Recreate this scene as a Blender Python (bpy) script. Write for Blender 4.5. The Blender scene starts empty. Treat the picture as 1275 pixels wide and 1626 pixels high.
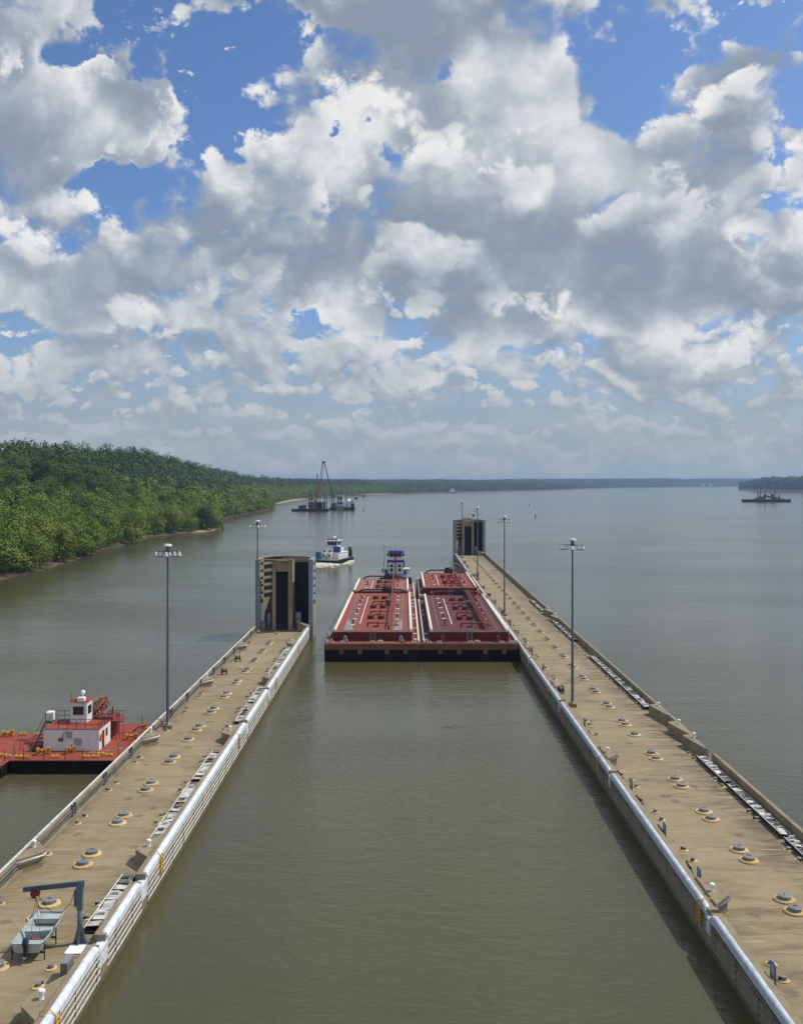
import bpy, bmesh, math, random
import numpy as np
from mathutils import Vector, Matrix, noise as mnoise

C = bpy.context.scene.collection
SC = bpy.context.scene
R = math.radians

# ------------------------------------------------------------------ camera
cam_data = bpy.data.cameras.new('camera')
cam_data.sensor_fit = 'HORIZONTAL'
cam_data.sensor_width = 36.0
cam_data.lens = 1500.0 / 1275.0 * 36.0
cam_data.clip_start = 0.5
cam_data.clip_end = 60000.0
cam = bpy.data.objects.new('camera', cam_data)
C.objects.link(cam)
cam.location = (0.0, 0.0, 30.0)
cam.rotation_euler = (R(90.0), 0.0, 0.0)
cam_data.shift_x = -4.5 / 1275.0
cam_data.shift_y = -47.0 / 1275.0
SC.camera = cam

# ------------------------------------------------------------------ colour management
SC.view_settings.view_transform = 'Standard'
SC.view_settings.look = 'None'
SC.view_settings.exposure = 0.0
SC.view_settings.gamma = 1.0
SC.view_settings.use_curve_mapping = False
SC.cycles.max_bounces = 6
SC.cycles.diffuse_bounces = 2
SC.cycles.glossy_bounces = 3
SC.cycles.transparent_max_bounces = 6
SC.cycles.volume_bounces = 0
SC.cycles.use_denoising = True
SC.cycles.sample_clamp_indirect = 6.0

# ------------------------------------------------------------------ sun
SUN_EL, SUN_AZ = 54.0, 75.0            # azimuth clockwise from +Y (the way the camera looks)
sun_data = bpy.data.lights.new('sun', 'SUN')
sun_data.energy = 3.6
sun_data.angle = R(0.55)
sun_data.color = (1.0, 0.95, 0.86)
sun = bpy.data.objects.new('sun', sun_data)
C.objects.link(sun)
_d = Vector((math.cos(R(SUN_EL)) * math.sin(R(SUN_AZ)), math.cos(R(SUN_EL)) * math.cos(R(SUN_AZ)), math.sin(R(SUN_EL))))
sun.rotation_euler = (-_d).to_track_quat('-Z', 'Y').to_euler()
sun.location = (200, 100, 300)


# ------------------------------------------------------------------ node helper
class NX:
    """small arithmetic wrapper round a node tree"""
    def __init__(s, nt):
        s.nt = nt

    def node(s, kind, **kw):
        n = s.nt.nodes.new(kind)
        for k, v in kw.items():
            setattr(n, k, v)
        return n

    def put(s, sock, v):
        if isinstance(v, bpy.types.NodeSocket):
            s.nt.links.new(v, sock)
        elif v is not None:
            sock.default_value = v

    def m(s, op, a, b=None, c=None, clamp=False):
        n = s.node('ShaderNodeMath', operation=op, use_clamp=clamp)
        s.put(n.inputs[0], a); s.put(n.inputs[1], b); s.put(n.inputs[2], c)
        return n.outputs[0]

    def add(s, a, b): return s.m('ADD', a, b)
    def sub(s, a, b): return s.m('SUBTRACT', a, b)
    def mul(s, a, b): return s.m('MULTIPLY', a, b)
    def div(s, a, b): return s.m('DIVIDE', a, b)
    def mx(s, a, b): return s.m('MAXIMUM', a, b)
    def mn(s, a, b): return s.m('MINIMUM', a, b)
    def mad(s, a, b, c): return s.m('MULTIPLY_ADD', a, b, c)

    def ramp(s, v, a, b, lo=0.0, hi=1.0, kind='SMOOTHSTEP'):
        n = s.node('ShaderNodeMapRange', interpolation_type=kind)
        s.put(n.inputs['Value'], v)
        for k, x in (('From Min', a), ('From Max', b), ('To Min', lo), ('To Max', hi)):
            s.put(n.inputs[k], x)
        return n.outputs['Result']

    def vec(s, x, y, z):
        n = s.node('ShaderNodeCombineXYZ')
        s.put(n.inputs[0], x); s.put(n.inputs[1], y); s.put(n.inputs[2], z)
        return n.outputs[0]

    def vm(s, op, a, b=None):
        n = s.node('ShaderNodeVectorMath', operation=op)
        s.put(n.inputs[0], a); s.put(n.inputs[1], b)
        return n.outputs[0]

    def sep(s, v):
        n = s.node('ShaderNodeSeparateXYZ')
        s.put(n.inputs[0], v)
        return n.outputs

    def noise(s, vec, scale, detail=4.0, rough=0.5, dist=0.0, lac=2.0, colour=False, ntype='FBM'):
        n = s.node('ShaderNodeTexNoise', noise_dimensions='3D')
        n.noise_type = ntype
        s.put(n.inputs['Vector'], vec)
        for k, v in (('Scale', scale), ('Detail', detail), ('Roughness', rough), ('Distortion', dist), ('Lacunarity', lac)):
            s.put(n.inputs[k], v)
        return n.outputs['Color'] if colour else n.outputs[0]

    def voronoi(s, vec, scale, feature='F1', smooth=None, out='Distance', detail=0.0, rough=0.5):
        n = s.node('ShaderNodeTexVoronoi', feature=feature)
        s.put(n.inputs['Vector'], vec)
        s.put(n.inputs['Scale'], scale)
        s.put(n.inputs['Detail'], detail); s.put(n.inputs['Roughness'], rough)
        if smooth is not None:
            s.put(n.inputs['Smoothness'], smooth)
        return n.outputs[out]

    def mix(s, f, a, b, blend='MIX'):
        n = s.node('ShaderNodeMix', data_type='RGBA', blend_type=blend)
        s.put(n.inputs[0], f); s.put(n.inputs[6], _c4(a)); s.put(n.inputs[7], _c4(b))
        return n.outputs[2]


def _c4(c):
    if isinstance(c, bpy.types.NodeSocket):
        return c
    return tuple(c) + (1.0,) if len(c) == 3 else tuple(c)


def s2l(*rgb):
    """sRGB 0-255 to linear"""
    out = []
    for v in rgb:
        v = v / 255.0
        out.append(v / 12.92 if v <= 0.04045 else ((v + 0.055) / 1.055) ** 2.4)
    return tuple(out)


# ------------------------------------------------------------------ world: Nishita sky with cumulus
world = bpy.data.worlds.new('World')
SC.world = world
world.use_nodes = True
world.cycles.sampling_method = 'MANUAL'
world.cycles.sample_map_resolution = 256
def build_sky():
    nt = world.node_tree
    nt.nodes.clear()
    x = NX(nt)
    out = x.node('ShaderNodeOutputWorld')
    bg = x.node('ShaderNodeBackground')
    nt.links.new(bg.outputs[0], out.inputs[0])
    sky = x.node('ShaderNodeTexSky', sky_type='NISHITA')
    sky.sun_disc = False
    sky.sun_elevation = R(SUN_EL)
    sky.sun_rotation = R(SUN_AZ)
    sky.altitude = 100.0
    sky.air_density = 1.0
    sky.dust_density = 1.6
    sky.ozone_density = 2.0
    S = 0.10
    tc = x.node('ShaderNodeTexCoord')
    d = x.vm('NORMALIZE', tc.outputs['Generated'])
    X, Y, Z = x.sep(d)
    zc = x.mx(Z, 0.0)
    skyc = x.vm('MULTIPLY', sky.outputs[0], (0.78 * S, 0.98 * S, 1.28 * S))
    # domain: real direction, with a slow swirl
    warp = x.noise(d, 8.0, 3.0, 0.55, colour=True)
    warp = x.vm('MULTIPLY', x.vm('SUBTRACT', warp, (0.5, 0.5, 0.5)), (0.06, 0.06, 0.04))
    P = x.vm('ADD', d, warp)
    # the big arrangement: banks of cloud and the blue windows between them (directions in front of the place)
    ty = x.mx(Y, 0.05)
    a = x.div(X, ty)
    b = x.div(Z, ty)
    wob = x.sep(x.noise(d, 10.0, 7.0, 0.62, colour=True))
    a = x.mad(x.sub(wob[0], 0.5), 0.20, a)
    b = x.mad(x.sub(wob[1], 0.5), 0.20, b)
    a0, b0 = 642.0, 766.0
    front = x.ramp(Y, 0.0, 0.35)

    def blob(px, py, rx, ry, k):
        u = x.mul(x.sub(a, (px - a0) / 1500.0), 1500.0 / rx)
        v = x.mul(x.sub(b, (b0 - py) / 1500.0), 1500.0 / ry)
        r2 = x.add(x.mul(u, u), x.mul(v, v))
        g = x.m('POWER', 2.718, x.mul(r2, -1.0))
        return x.mul(g, k)

    def blobs(lst):
        tot = None
        for t in lst:
            g = blob(*t)
            tot = g if tot is None else x.add(tot, g)
        return x.mul(tot, front) if tot is not None else 0.0

    def bank(col, seed, scale, tall, bias, shift, lightbias=0.0, g=4.4, off=0.44, edge=0.075, rim_amt=0.40):
        """one bank of heaped cloud laid over what lies farther off: crisp bright tops, soft grey bases"""
        Q = x.vm('ADD', x.vm('MULTIPLY', P, (scale, scale, scale * tall)), seed)
        up = x.vm('ADD', Q, (shift * scale * 0.5, 0.0, shift * scale * tall))
        D = x.noise(Q, 1.0, 9.0, 0.50)
        bil = x.m('ABSOLUTE', x.sub(x.noise(Q, 3.6, 3.0, 0.5), 0.5))
        bil2 = x.m('ABSOLUTE', x.sub(x.noise(Q, 9.0, 2.0, 0.5), 0.5))
        puff = x.add(x.mul(x.sub(bil, 0.10), 0.25), x.mul(x.sub(bil2, 0.10), 0.11))
        D = x.add(D, puff)
        S0 = x.noise(Q, 1.0, 3.0, 0.5)
        S1 = x.noise(up, 1.0, 2.0, 0.5)
        slope = x.sub(S0, S1)
        c = x.add(D, bias)
        w = x.ramp(slope, -0.05, 0.06, edge * 2.9, edge * 1.05)
        alpha = x.ramp(c, 0.5, x.add(w, 0.5))
        thick = x.sub(x.add(S0, bias), 0.55)
        lit = x.mad(slope, g, off)
        lit = x.mad(thick, -0.85, lit)
        lit = x.mad(puff, 3.0, lit)
        lit = x.add(lit, x.mul(x.mul(x.ramp(c, 0.66, 0.50), x.ramp(slope, -0.08, 0.05)), rim_amt))
        if not isinstance(lightbias, float):
            lit = x.add(lit, lightbias)
        lit = x.ramp(lit, -0.15, 1.05, kind='SMOOTHSTEP')
        rampn = x.node('ShaderNodeValToRGB')
        cr = rampn.color_ramp
        cr.interpolation = 'LINEAR'
        for i, (p, cc) in enumerate(((0.0, s2l(139, 153, 171)), (0.30, s2l(163, 174, 187)), (0.56, s2l(192, 199, 207)), (0.80, s2l(219, 222, 226)), (1.0, s2l(238, 238, 237)))):
            e = cr.elements[i] if i < 2 else cr.elements.new(p)
            e.position = p
            e.color = cc + (1.0,)
        x.put(rampn.inputs[0], lit)
        return x.mix(alpha, col, rampn.outputs[0])

    def haze_over(col, k, lo, hi):
        return x.mix(x.mul(x.ramp(Z, hi, lo), k), col, s2l(158, 171, 183))
    col = skyc
    big = blobs(BLOBS)
    lb = blobs(LITB)
    zw = x.mad(x.sub(wob[2], 0.5), 0.10, Z)
    # farthest and smallest heaps first
    col = bank(col, (3.1, 0.7, 1.9), 30.0, 1.5, x.ramp(zw, 0.26, 0.08, -0.16, 0.085), 0.009, g=3.4, off=0.44, rim_amt=0.20)
    col = haze_over(col, 0.20, 0.02, 0.20)
    col = bank(col, (7.7, 2.3, 0.4), 13.0, 1.25, x.add(x.mul(big, 0.5), x.ramp(zw, 0.05, 0.12, -0.20, 0.085)), 0.022, lb, g=2.8, off=0.36, rim_amt=0.16)
    col = haze_over(col, 0.30, 0.05, 0.22)
    col = bank(col, (1.3, 9.2, 5.0), 6.4, 1.10, x.add(big, x.ramp(zw, 0.10, 0.22, -0.20, 0.065)), 0.060, lb, g=3.0, off=0.33, rim_amt=0.20)
    col = bank(col, (4.4, 5.1, 8.8), 9.5, 1.15, x.add(x.mul(big, 0.9), x.ramp(zw, 0.12, 0.30, -0.18, -0.045)), 0.038, lb, g=3.0, off=0.36, rim_amt=0.20)
    # thin high veil and the pale humid air low over the horizon
    veil = x.ramp(Z, 0.24, 0.015)
    veil = x.mul(x.m('POWER', veil, 3.0), 0.90)
    hz = x.noise(x.vm('MULTIPLY', d, (1.0, 1.0, 2.2)), 22.0, 5.0, 0.5)
    hc = x.mix(x.ramp(hz, 0.35, 0.68), s2l(157, 170, 181), s2l(170, 180, 188))
    col = x.mix(veil, col, hc)
    nt.links.new(col, bg.inputs[0])
    bg.inputs[1].default_value = 1.0


# (pixel-plane direction x, y, radii, strength): cloud banks (+) and blue windows (-)
BLOBS = [
    (400, 140, 90, 75, -0.22), (205, 305, 110, 35, -0.40), (300, 240, 55, 55, -0.30), (230, 90, 190, 110, -0.52), (5, 50, 30, 60, 0.25), (60, 240, 60, 60, 0.18),
    (195, 150, 100, 55, 0.66), (185, 230, 40, 30, 0.2), (1005, 70, 70, 75, -0.36), (1190, 15, 150, 60, -0.42), (1085, 180, 20, 50, -0.10),
    (712, 90, 30, 40, -0.20), (570, 5, 170, 35, 0.24), (597, 225, 28, 40, -0.20), (480, 60, 60, 40, -0.12),
    (1262, 260, 22, 60, -0.14), (492, 465, 42, 45, -0.22), (310, 555, 40, 25, -0.16), (1195, 400, 28, 40, -0.12),
    (640, 370, 260, 90, 0.10), (860, 130, 90, 130, 0.14), (1170, 210, 90, 110, 0.18), (150, 440, 160, 80, 0.08),
    (980, 420, 260, 90, 0.24), (1100, 520, 260, 90, 0.20), (100, 500, 220, 60, 0.14), (330, 190, 45, 80, -0.10), (980, 300, 160, 110, 0.08), (580, 150, 90, 70, 0.10), (440, 250, 90, 50, 0.10),
]
LITB = [
    (560, 15, 190, 40, -0.45), (560, 400, 240, 50, -0.26), (800, 480, 260, 50, -0.16), (1110, 320, 60, 60, -0.30), (120, 500, 240, 40, -0.10),
    (450, 370, 100, 50, -0.18), (560, 110, 90, 60, 0.16), (880, 90, 110, 80, 0.18), (180, 110, 110, 45, 0.14), (1170, 140, 100, 60, 0.22), (620, 280, 80, 50, 0.24),
    (140, 350, 170, 40, 0.16), (950, 230, 120, 60, 0.12), (430, 215, 40, 30, 0.2), (840, 320, 80, 40, 0.14),
]
build_sky()
# ------------------------------------------------------------------ mesh helper
class MB:
    """collects shapes and links them as ONE mesh object"""
    def __init__(s):
        s.v = []; s.f = []; s.sm = []; s.mi = []; s.cur = 0

    def _add(s, vs, fs, smooth=False):
        o = len(s.v)
        s.v.extend([tuple(p) for p in vs])
        for i, f in enumerate(fs):
            s.f.append(tuple(o + k for k in f))
            s.sm.append(smooth if isinstance(smooth, bool) else smooth[i])
            s.mi.append(s.cur)
        return s

    def box(s, x0, x1, y0, y1, z0, z1, rz=0.0, piv=None):
        vs = [(x0, y0, z0), (x1, y0, z0), (x1, y1, z0), (x0, y1, z0), (x0, y0, z1), (x1, y0, z1), (x1, y1, z1), (x0, y1, z1)]
        if rz:
            px, py = piv if piv else ((x0 + x1) / 2, (y0 + y1) / 2)
            c, n = math.cos(rz), math.sin(rz)
            vs = [(px + (a - px) * c - (b - py) * n, py + (a - px) * n + (b - py) * c, z) for a, b, z in vs]
        return s._add(vs, [(0, 3, 2, 1), (4, 5, 6, 7), (0, 1, 5, 4), (1, 2, 6, 5), (2, 3, 7, 6), (3, 0, 4, 7)])

    def cbox(s, c, d, rz=0.0):
        return s.box(c[0] - d[0] / 2, c[0] + d[0] / 2, c[1] - d[1] / 2, c[1] + d[1] / 2, c[2] - d[2] / 2, c[2] + d[2] / 2, rz)

    def hexa(s, bot, top):
        """eight corners: four below, four above, both counter-clockwise from above"""
        return s._add(list(bot) + list(top), [(3, 2, 1, 0), (4, 5, 6, 7), (0, 1, 5, 4), (1, 2, 6, 5), (2, 3, 7, 6), (3, 0, 4, 7)])

    def bar(s, p0, p1, w, h=None):
        """square bar between two points"""
        h = h or w
        p0, p1 = Vector(p0), Vector(p1)
        d = (p1 - p0).normalized()
        up = Vector((0, 0, 1)) if abs(d.z) < 0.95 else Vector((0, 1, 0))
        a = d.cross(up).normalized() * (w / 2)
        b = a.cross(d).normalized() * (h / 2)
        vs = [p0 - a - b, p0 + a - b, p0 + a + b, p0 - a + b, p1 - a - b, p1 + a - b, p1 + a + b, p1 - a + b]
        return s._add(vs, [(0, 3, 2, 1), (4, 5, 6, 7), (0, 1, 5, 4), (1, 2, 6, 5), (2, 3, 7, 6), (3, 0, 4, 7)])

    def cyl(s, p0, p1, r0, r1=None, n=12, caps=True):
        r1 = r0 if r1 is None else r1
        p0, p1 = Vector(p0), Vector(p1)
        d = (p1 - p0).normalized()
        up = Vector((0, 0, 1)) if abs(d.z) < 0.95 else Vector((1, 0, 0))
        a = d.cross(up).normalized(); b = d.cross(a).normalized()
        vs = []
        for p, r in ((p0, r0), (p1, r1)):
            for k in range(n):
                t = 2 * math.pi * k / n
                vs.append(p + a * (r * math.cos(t)) + b * (r * math.sin(t)))
        fs = [(k, n + k, n + (k + 1) % n, (k + 1) % n) for k in range(n)]
        sm = [True] * n
        if caps:
            fs += [tuple(range(n)), tuple(range(2 * n - 1, n - 1, -1))]
            sm += [False, False]
        return s._add(vs, fs, sm)

    def tube(s, pts, r, n=8):
        pts = [Vector(p) for p in pts]
        vs = []; fs = []; sm = []
        ref = None
        for i, p in enumerate(pts):
            d = (pts[min(i + 1, len(pts) - 1)] - pts[max(i - 1, 0)]).normalized()
            if ref is None:
                up = Vector((0, 0, 1)) if abs(d.z) < 0.9 else Vector((1, 0, 0))
                ref = d.cross(up).normalized()
            ref = (ref - d * ref.dot(d)).normalized()
            b = d.cross(ref)
            for k in range(n):
                t = 2 * math.pi * k / n
                vs.append(p + ref * (r * math.cos(t)) + b * (r * math.sin(t)))
        for i in range(len(pts) - 1):
            for k in range(n):
                a, c = i * n + k, i * n + (k + 1) % n
                fs.append((a, c, c + n, a + n)); sm.append(True)
        fs.append(tuple(range(n - 1, -1, -1))); sm.append(False)
        m = (len(pts) - 1) * n
        fs.append(tuple(range(m, m + n))); sm.append(False)
        return s._add(vs, fs, sm)

    def lathe(s, prof, c=(0, 0, 0), n=24):
        """profile of (radius, z); sharp where consecutive faces bend a lot is left to the eye"""
        vs = []; fs = []
        for r, z in prof:
            for k in range(n):
                t = 2 * math.pi * k / n
                vs.append((c[0] + r * math.cos(t), c[1] + r * math.sin(t), c[2] + z))
        for i in range(len(prof) - 1):
            for k in range(n):
                a, b = i * n + k, i * n + (k + 1) % n
                fs.append((a, b, b + n, a + n))
        fs.append(tuple(range(n - 1, -1, -1)))
        m = (len(prof) - 1) * n
        fs.append(tuple(range(m, m + n)))
        return s._add(vs, fs, False)

    def prism(s, poly, z0, z1):
        """polygon of (x, y), counter-clockwise, raised from z0 to z1"""
        n = len(poly)
        vs = [(x, y, z0) for x, y in poly] + [(x, y, z1) for x, y in poly]
        fs = [tuple(range(n - 1, -1, -1)), tuple(range(n, 2 * n))] + [(k, (k + 1) % n, n + (k + 1) % n, n + k) for k in range(n)]
        return s._add(vs, fs)

    def along(s, prof, y0, y1, smooth=False):
        """closed profile of (x, z), swept along y"""
        n = len(prof)
        vs = [(x, y0, z) for x, z in prof] + [(x, y1, z) for x, z in prof]
        fs = [tuple(range(n)), tuple(range(2 * n - 1, n - 1, -1))] + [(k, n + k, n + (k + 1) % n, (k + 1) % n) for k in range(n)]
        return s._add(vs, fs, [False, False] + [smooth] * n)

    def ball(s, c, r, n=12, m=8, sq=(1, 1, 1)):
        vs = [(c[0], c[1], c[2] - r * sq[2])]; fs = []
        for i in range(1, m):
            ph = math.pi * i / m - math.pi / 2
            for k in range(n):
                t = 2 * math.pi * k / n
                vs.append((c[0] + r * sq[0] * math.cos(ph) * math.cos(t), c[1] + r * sq[1] * math.cos(ph) * math.sin(t), c[2] + r * sq[2] * math.sin(ph)))
        vs.append((c[0], c[1], c[2] + r * sq[2]))
        for k in range(n):
            fs.append((0, 1 + (k + 1) % n, 1 + k))
        for i in range(m - 2):
            for k in range(n):
                a, b = 1 + i * n + k, 1 + i * n + (k + 1) % n
                fs.append((a, b, b + n, a + n))
        o = 1 + (m - 2) * n
        for k in range(n):
            fs.append((o + k, o + (k + 1) % n, len(vs) - 1))
        return s._add(vs, fs, True)

    def quad(s, a, b, c, d):
        return s._add([a, b, c, d], [(0, 1, 2, 3)])

    def build(s, name, mats, parent=None, bevel=0.0):
        me = bpy.data.meshes.new(name)
        me.from_pydata(s.v, [], s.f)
        me.polygons.foreach_set('use_smooth', s.sm)
        if not isinstance(mats, (list, tuple)):
            mats = [mats]
        for m_ in mats:
            me.materials.append(m_)
        if len(mats) > 1:
            me.polygons.foreach_set('material_index', s.mi)
        me.update()
        o = bpy.data.objects.new(name, me)
        C.objects.link(o)
        if parent is not None:
            o.parent = parent
        if bevel:
            b = o.modifiers.new('bevel', 'BEVEL')
            b.width = bevel; b.segments = 2; b.limit_method = 'ANGLE'
        return o


def tag(o, label=None, cat=None, group=None, kind=None):
    if label: o['label'] = label
    if cat: o['category'] = cat
    if group: o['group'] = group
    if kind: o['kind'] = kind
    return o


def empty(name, loc=(0, 0, 0), rz=0.0):
    o = bpy.data.objects.new(name, None)
    o.empty_display_size = 0.3
    o.location = loc
    o.rotation_euler = (0, 0, rz)
    C.objects.link(o)
    return o


def copy_tree(o, parent=None):
    c = o.copy()
    C.objects.link(c)
    if parent is not None:
        c.parent = parent
    for ch in [k for k in o.children]:
        copy_tree(ch, c)
    return c


# ------------------------------------------------------------------ materials
MATS = {}


def mat(name, colour, rough=0.6, metal=0.0, var=0.12, vscale=1.2, stretch=(1, 1, 1), grime=None, grime_amt=0.0, grime_scale=0.5,
        grime_stretch=(1, 1, 1), bump=0.0, bump_scale=20.0, coord='Object', spec=0.3, island=0.0):
    """painted, rusted or cast surfaces: base colour with soft variation and stains of their own shape"""
    m = bpy.data.materials.new(name)
    m.use_nodes = True
    nt = m.node_tree
    x = NX(nt)
    p = nt.nodes['Principled BSDF']
    tc = x.node('ShaderNodeTexCoord').outputs[coord] if coord != 'World' else x.node('ShaderNodeNewGeometry').outputs['Position']
    v = x.vm('MULTIPLY', tc, stretch)
    n = x.noise(v, vscale, 5.0, 0.6)
    lo = tuple(c * (1 - var) for c in colour); hi = tuple(min(1.0, c * (1 + var)) for c in colour)
    col = x.mix(x.ramp(n, 0.3, 0.7), lo, hi)
    if grime is not None:
        g = x.noise(x.vm('MULTIPLY', tc, grime_stretch), grime_scale, 7.0, 0.65)
        col = x.mix(x.mul(x.ramp(g, 0.52, 0.72), grime_amt), col, grime)
    if island:
        oi = x.node('ShaderNodeObjectInfo').outputs['Random']
        col = x.mix(1.0, col, x.mix(oi, (1 - island,) * 3, (1.0,) * 3), 'MULTIPLY')
    nt.links.new(col, p.inputs['Base Color'])
    x.put(p.inputs['Roughness'], x.ramp(n, 0.2, 0.8, max(0.02, rough - 0.08), min(1, rough + 0.08)))
    p.inputs['Metallic'].default_value = metal
    p.inputs['Specular IOR Level'].default_value = spec
    if bump:
        b = x.node('ShaderNodeBump')
        b.inputs['Strength'].default_value = 1.0
        b.inputs['Distance'].default_value = bump
        x.put(b.inputs['Height'], x.noise(tc, bump_scale, 4.0, 0.6))
        nt.links.new(b.outputs[0], p.inputs['Normal'])
    MATS[name] = m
    return m


M = {}
M['concrete'] = mat('pale_concrete', (0.25, 0.205, 0.135), 0.85, var=0.16, vscale=0.5, grime=(0.09, 0.075, 0.05), grime_amt=0.6, grime_scale=0.6, grime_stretch=(1, 1, 2.2), bump=0.01, bump_scale=6.0, coord='World')
M['tower_concrete'] = mat('tower_concrete', (0.30, 0.245, 0.165), 0.85, var=0.14, vscale=0.4, grime=(0.12, 0.09, 0.055), grime_amt=0.5, grime_scale=0.4, grime_stretch=(1, 1, 0.3), coord='World')
M['panel_concrete'] = mat('blue_grey_panel', (0.24, 0.29, 0.36), 0.7, var=0.10, vscale=0.6, grime=(0.13, 0.14, 0.15), grime_amt=0.5, grime_scale=0.5, grime_stretch=(1, 1, 0.25), coord='World')
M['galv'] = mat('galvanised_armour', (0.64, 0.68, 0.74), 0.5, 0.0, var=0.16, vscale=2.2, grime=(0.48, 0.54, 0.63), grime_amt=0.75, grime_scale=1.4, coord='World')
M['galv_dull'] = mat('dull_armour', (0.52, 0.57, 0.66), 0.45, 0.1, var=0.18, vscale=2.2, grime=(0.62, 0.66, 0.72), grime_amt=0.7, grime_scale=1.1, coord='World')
M['shaded_rail'] = mat('shaded_rub_rail', (0.20, 0.18, 0.145), 0.7, 0.0, var=0.2, vscale=1.0, grime=(0.09, 0.08, 0.06), grime_amt=0.7, grime_scale=0.8, coord='World')  # rusty brown copy of the rub rail, colour darkened for the shaded right wall
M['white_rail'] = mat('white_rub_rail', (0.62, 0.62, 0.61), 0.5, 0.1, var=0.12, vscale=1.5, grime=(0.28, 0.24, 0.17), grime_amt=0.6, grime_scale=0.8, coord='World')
M['grey_steel'] = mat('grey_steel', (0.12, 0.145, 0.18), 0.5, 0.2, var=0.1)
M['pole'] = mat('pole_steel', (0.13, 0.155, 0.19), 0.45, 0.3, var=0.1, vscale=0.6)
M['dark_steel'] = mat('dark_steel', (0.035, 0.035, 0.037), 0.6, 0.1, var=0.3, grime=(0.10, 0.06, 0.035), grime_amt=0.4)
M['pipe_grey'] = mat('conduit_grey', (0.13, 0.13, 0.12), 0.6, 0.2, var=0.25)
M['lid'] = mat('hatch_lid_grey', (0.25, 0.255, 0.27), 0.55, 0.1, var=0.2, grime=(0.08, 0.06, 0.05), grime_amt=0.4, grime_scale=2.0, island=0.25)
M['yellow_rim'] = mat('faded_yellow_rim', (0.66, 0.47, 0.22), 0.85, var=0.14, vscale=3.0, grime=(0.34, 0.26, 0.15), grime_amt=0.55, grime_scale=2.5, island=0.3)
M['yellow'] = mat('yellow_paint', (0.65, 0.40, 0.04), 0.55, var=0.15, grime=(0.22, 0.12, 0.04), grime_amt=0.5, grime_scale=1.5)
M['orange'] = mat('rusty_yellow_paint', (0.50, 0.23, 0.03), 0.6, var=0.3, grime=(0.14, 0.05, 0.02), grime_amt=0.7, grime_scale=2.0)
M['white'] = mat('white_paint', (0.74, 0.74, 0.73), 0.45, var=0.05, grime=(0.42, 0.38, 0.33), grime_amt=0.45, grime_scale=1.0, grime_stretch=(1, 1, 0.4))
M['white_clean'] = mat('white_panel', (0.80, 0.80, 0.80), 0.5, var=0.03)
M['cream_pipe'] = mat('cream_pipe', (0.76, 0.71, 0.64), 0.6, var=0.1, grime=(0.38, 0.17, 0.11), grime_amt=0.6, grime_scale=1.1)
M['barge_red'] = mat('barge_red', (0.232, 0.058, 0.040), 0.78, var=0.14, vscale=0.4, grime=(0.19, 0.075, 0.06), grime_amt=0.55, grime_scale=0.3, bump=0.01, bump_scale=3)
M['barge_maroon'] = mat('barge_maroon', (0.105, 0.030, 0.030), 0.78, var=0.14, vscale=0.4, grime=(0.13, 0.065, 0.062), grime_amt=0.5, grime_scale=0.3, bump=0.01, bump_scale=3)
M['barge_bright'] = mat('barge_bright_red', (0.215, 0.040, 0.030), 0.78, var=0.12, vscale=0.4, grime=(0.22, 0.07, 0.055), grime_amt=0.5, grime_scale=0.3)
M['barge_faded'] = mat('barge_faded_red', (0.25, 0.10, 0.07), 0.6, var=0.16, vscale=0.4, grime=(0.24, 0.135, 0.10), grime_amt=0.6, grime_scale=0.25)
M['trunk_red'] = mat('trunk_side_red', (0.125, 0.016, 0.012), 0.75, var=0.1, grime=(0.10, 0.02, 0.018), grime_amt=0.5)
M['pipe_red'] = mat('pipe_red', (0.165, 0.032, 0.026), 0.6, var=0.15)
M['worn_grey'] = mat('worn_steel_grey', (0.235, 0.235, 0.245), 0.55, 0.1, var=0.12, vscale=0.8, grime=(0.20, 0.09, 0.07), grime_amt=0.6, grime_scale=0.7)
M['rust'] = mat('rust_brown', (0.175, 0.075, 0.048), 0.8, var=0.25, vscale=0.8, grime=(0.11, 0.055, 0.04), grime_amt=0.7, grime_scale=0.7, grime_stretch=(1, 1, 0.5))
M['hull_black'] = mat('hull_black', (0.009, 0.008, 0.008), 0.75, var=0.3, grime=(0.04, 0.02, 0.012), grime_amt=0.5, grime_scale=0.8, grime_stretch=(1, 1, 0.3), spec=0.12)
M['barge_stain'] = mat('barge_stain', (0.185, 0.085, 0.062), 0.75, var=0.25, vscale=0.6, grime=(0.22, 0.19, 0.18), grime_amt=0.6, grime_scale=0.5, grime_stretch=(1.6, 0.3, 1))
M['deck_red'] = mat('deck_red', (0.255, 0.052, 0.034), 0.75, var=0.12, vscale=0.35, grime=(0.22, 0.075, 0.055), grime_amt=0.6, grime_scale=0.4, bump=0.006, bump_scale=5)
M['blue'] = mat('blue_paint', (0.035, 0.055, 0.30), 0.4, var=0.1)
M['teal'] = mat('teal_paint', (0.04, 0.13, 0.19), 0.5, var=0.15)
M['glass'] = mat('dark_glass', (0.02, 0.025, 0.025), 0.08, var=0.1, spec=0.8)
M['jon'] = mat('green_grey_aluminium', (0.38, 0.43, 0.42), 0.5, 0.05, var=0.1)
M['jon_in'] = mat('green_grey_inside', (0.30, 0.35, 0.345), 0.6, 0.0, var=0.12)
M['grey_louvre'] = mat('grey_louvre', (0.42, 0.42, 0.42), 0.6, var=0.1)
M['boom_brown'] = mat('boom_brown_red', (0.24, 0.055, 0.04), 0.65, var=0.25, grime=(0.08, 0.03, 0.025), grime_amt=0.6)
M['headland_wood'] = mat('headland_woodland', (0.022, 0.046, 0.013), 0.95, var=0.5, vscale=0.03, grime=(0.045, 0.075, 0.018), grime_amt=0.7, grime_scale=0.02, coord='World')
M['grille_and_shade'] = mat('grille_and_shade_black', (0.012, 0.013, 0.02), 0.8, var=0.2)  # dark grille colour, also painted as shade in tower slots and right bay
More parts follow.
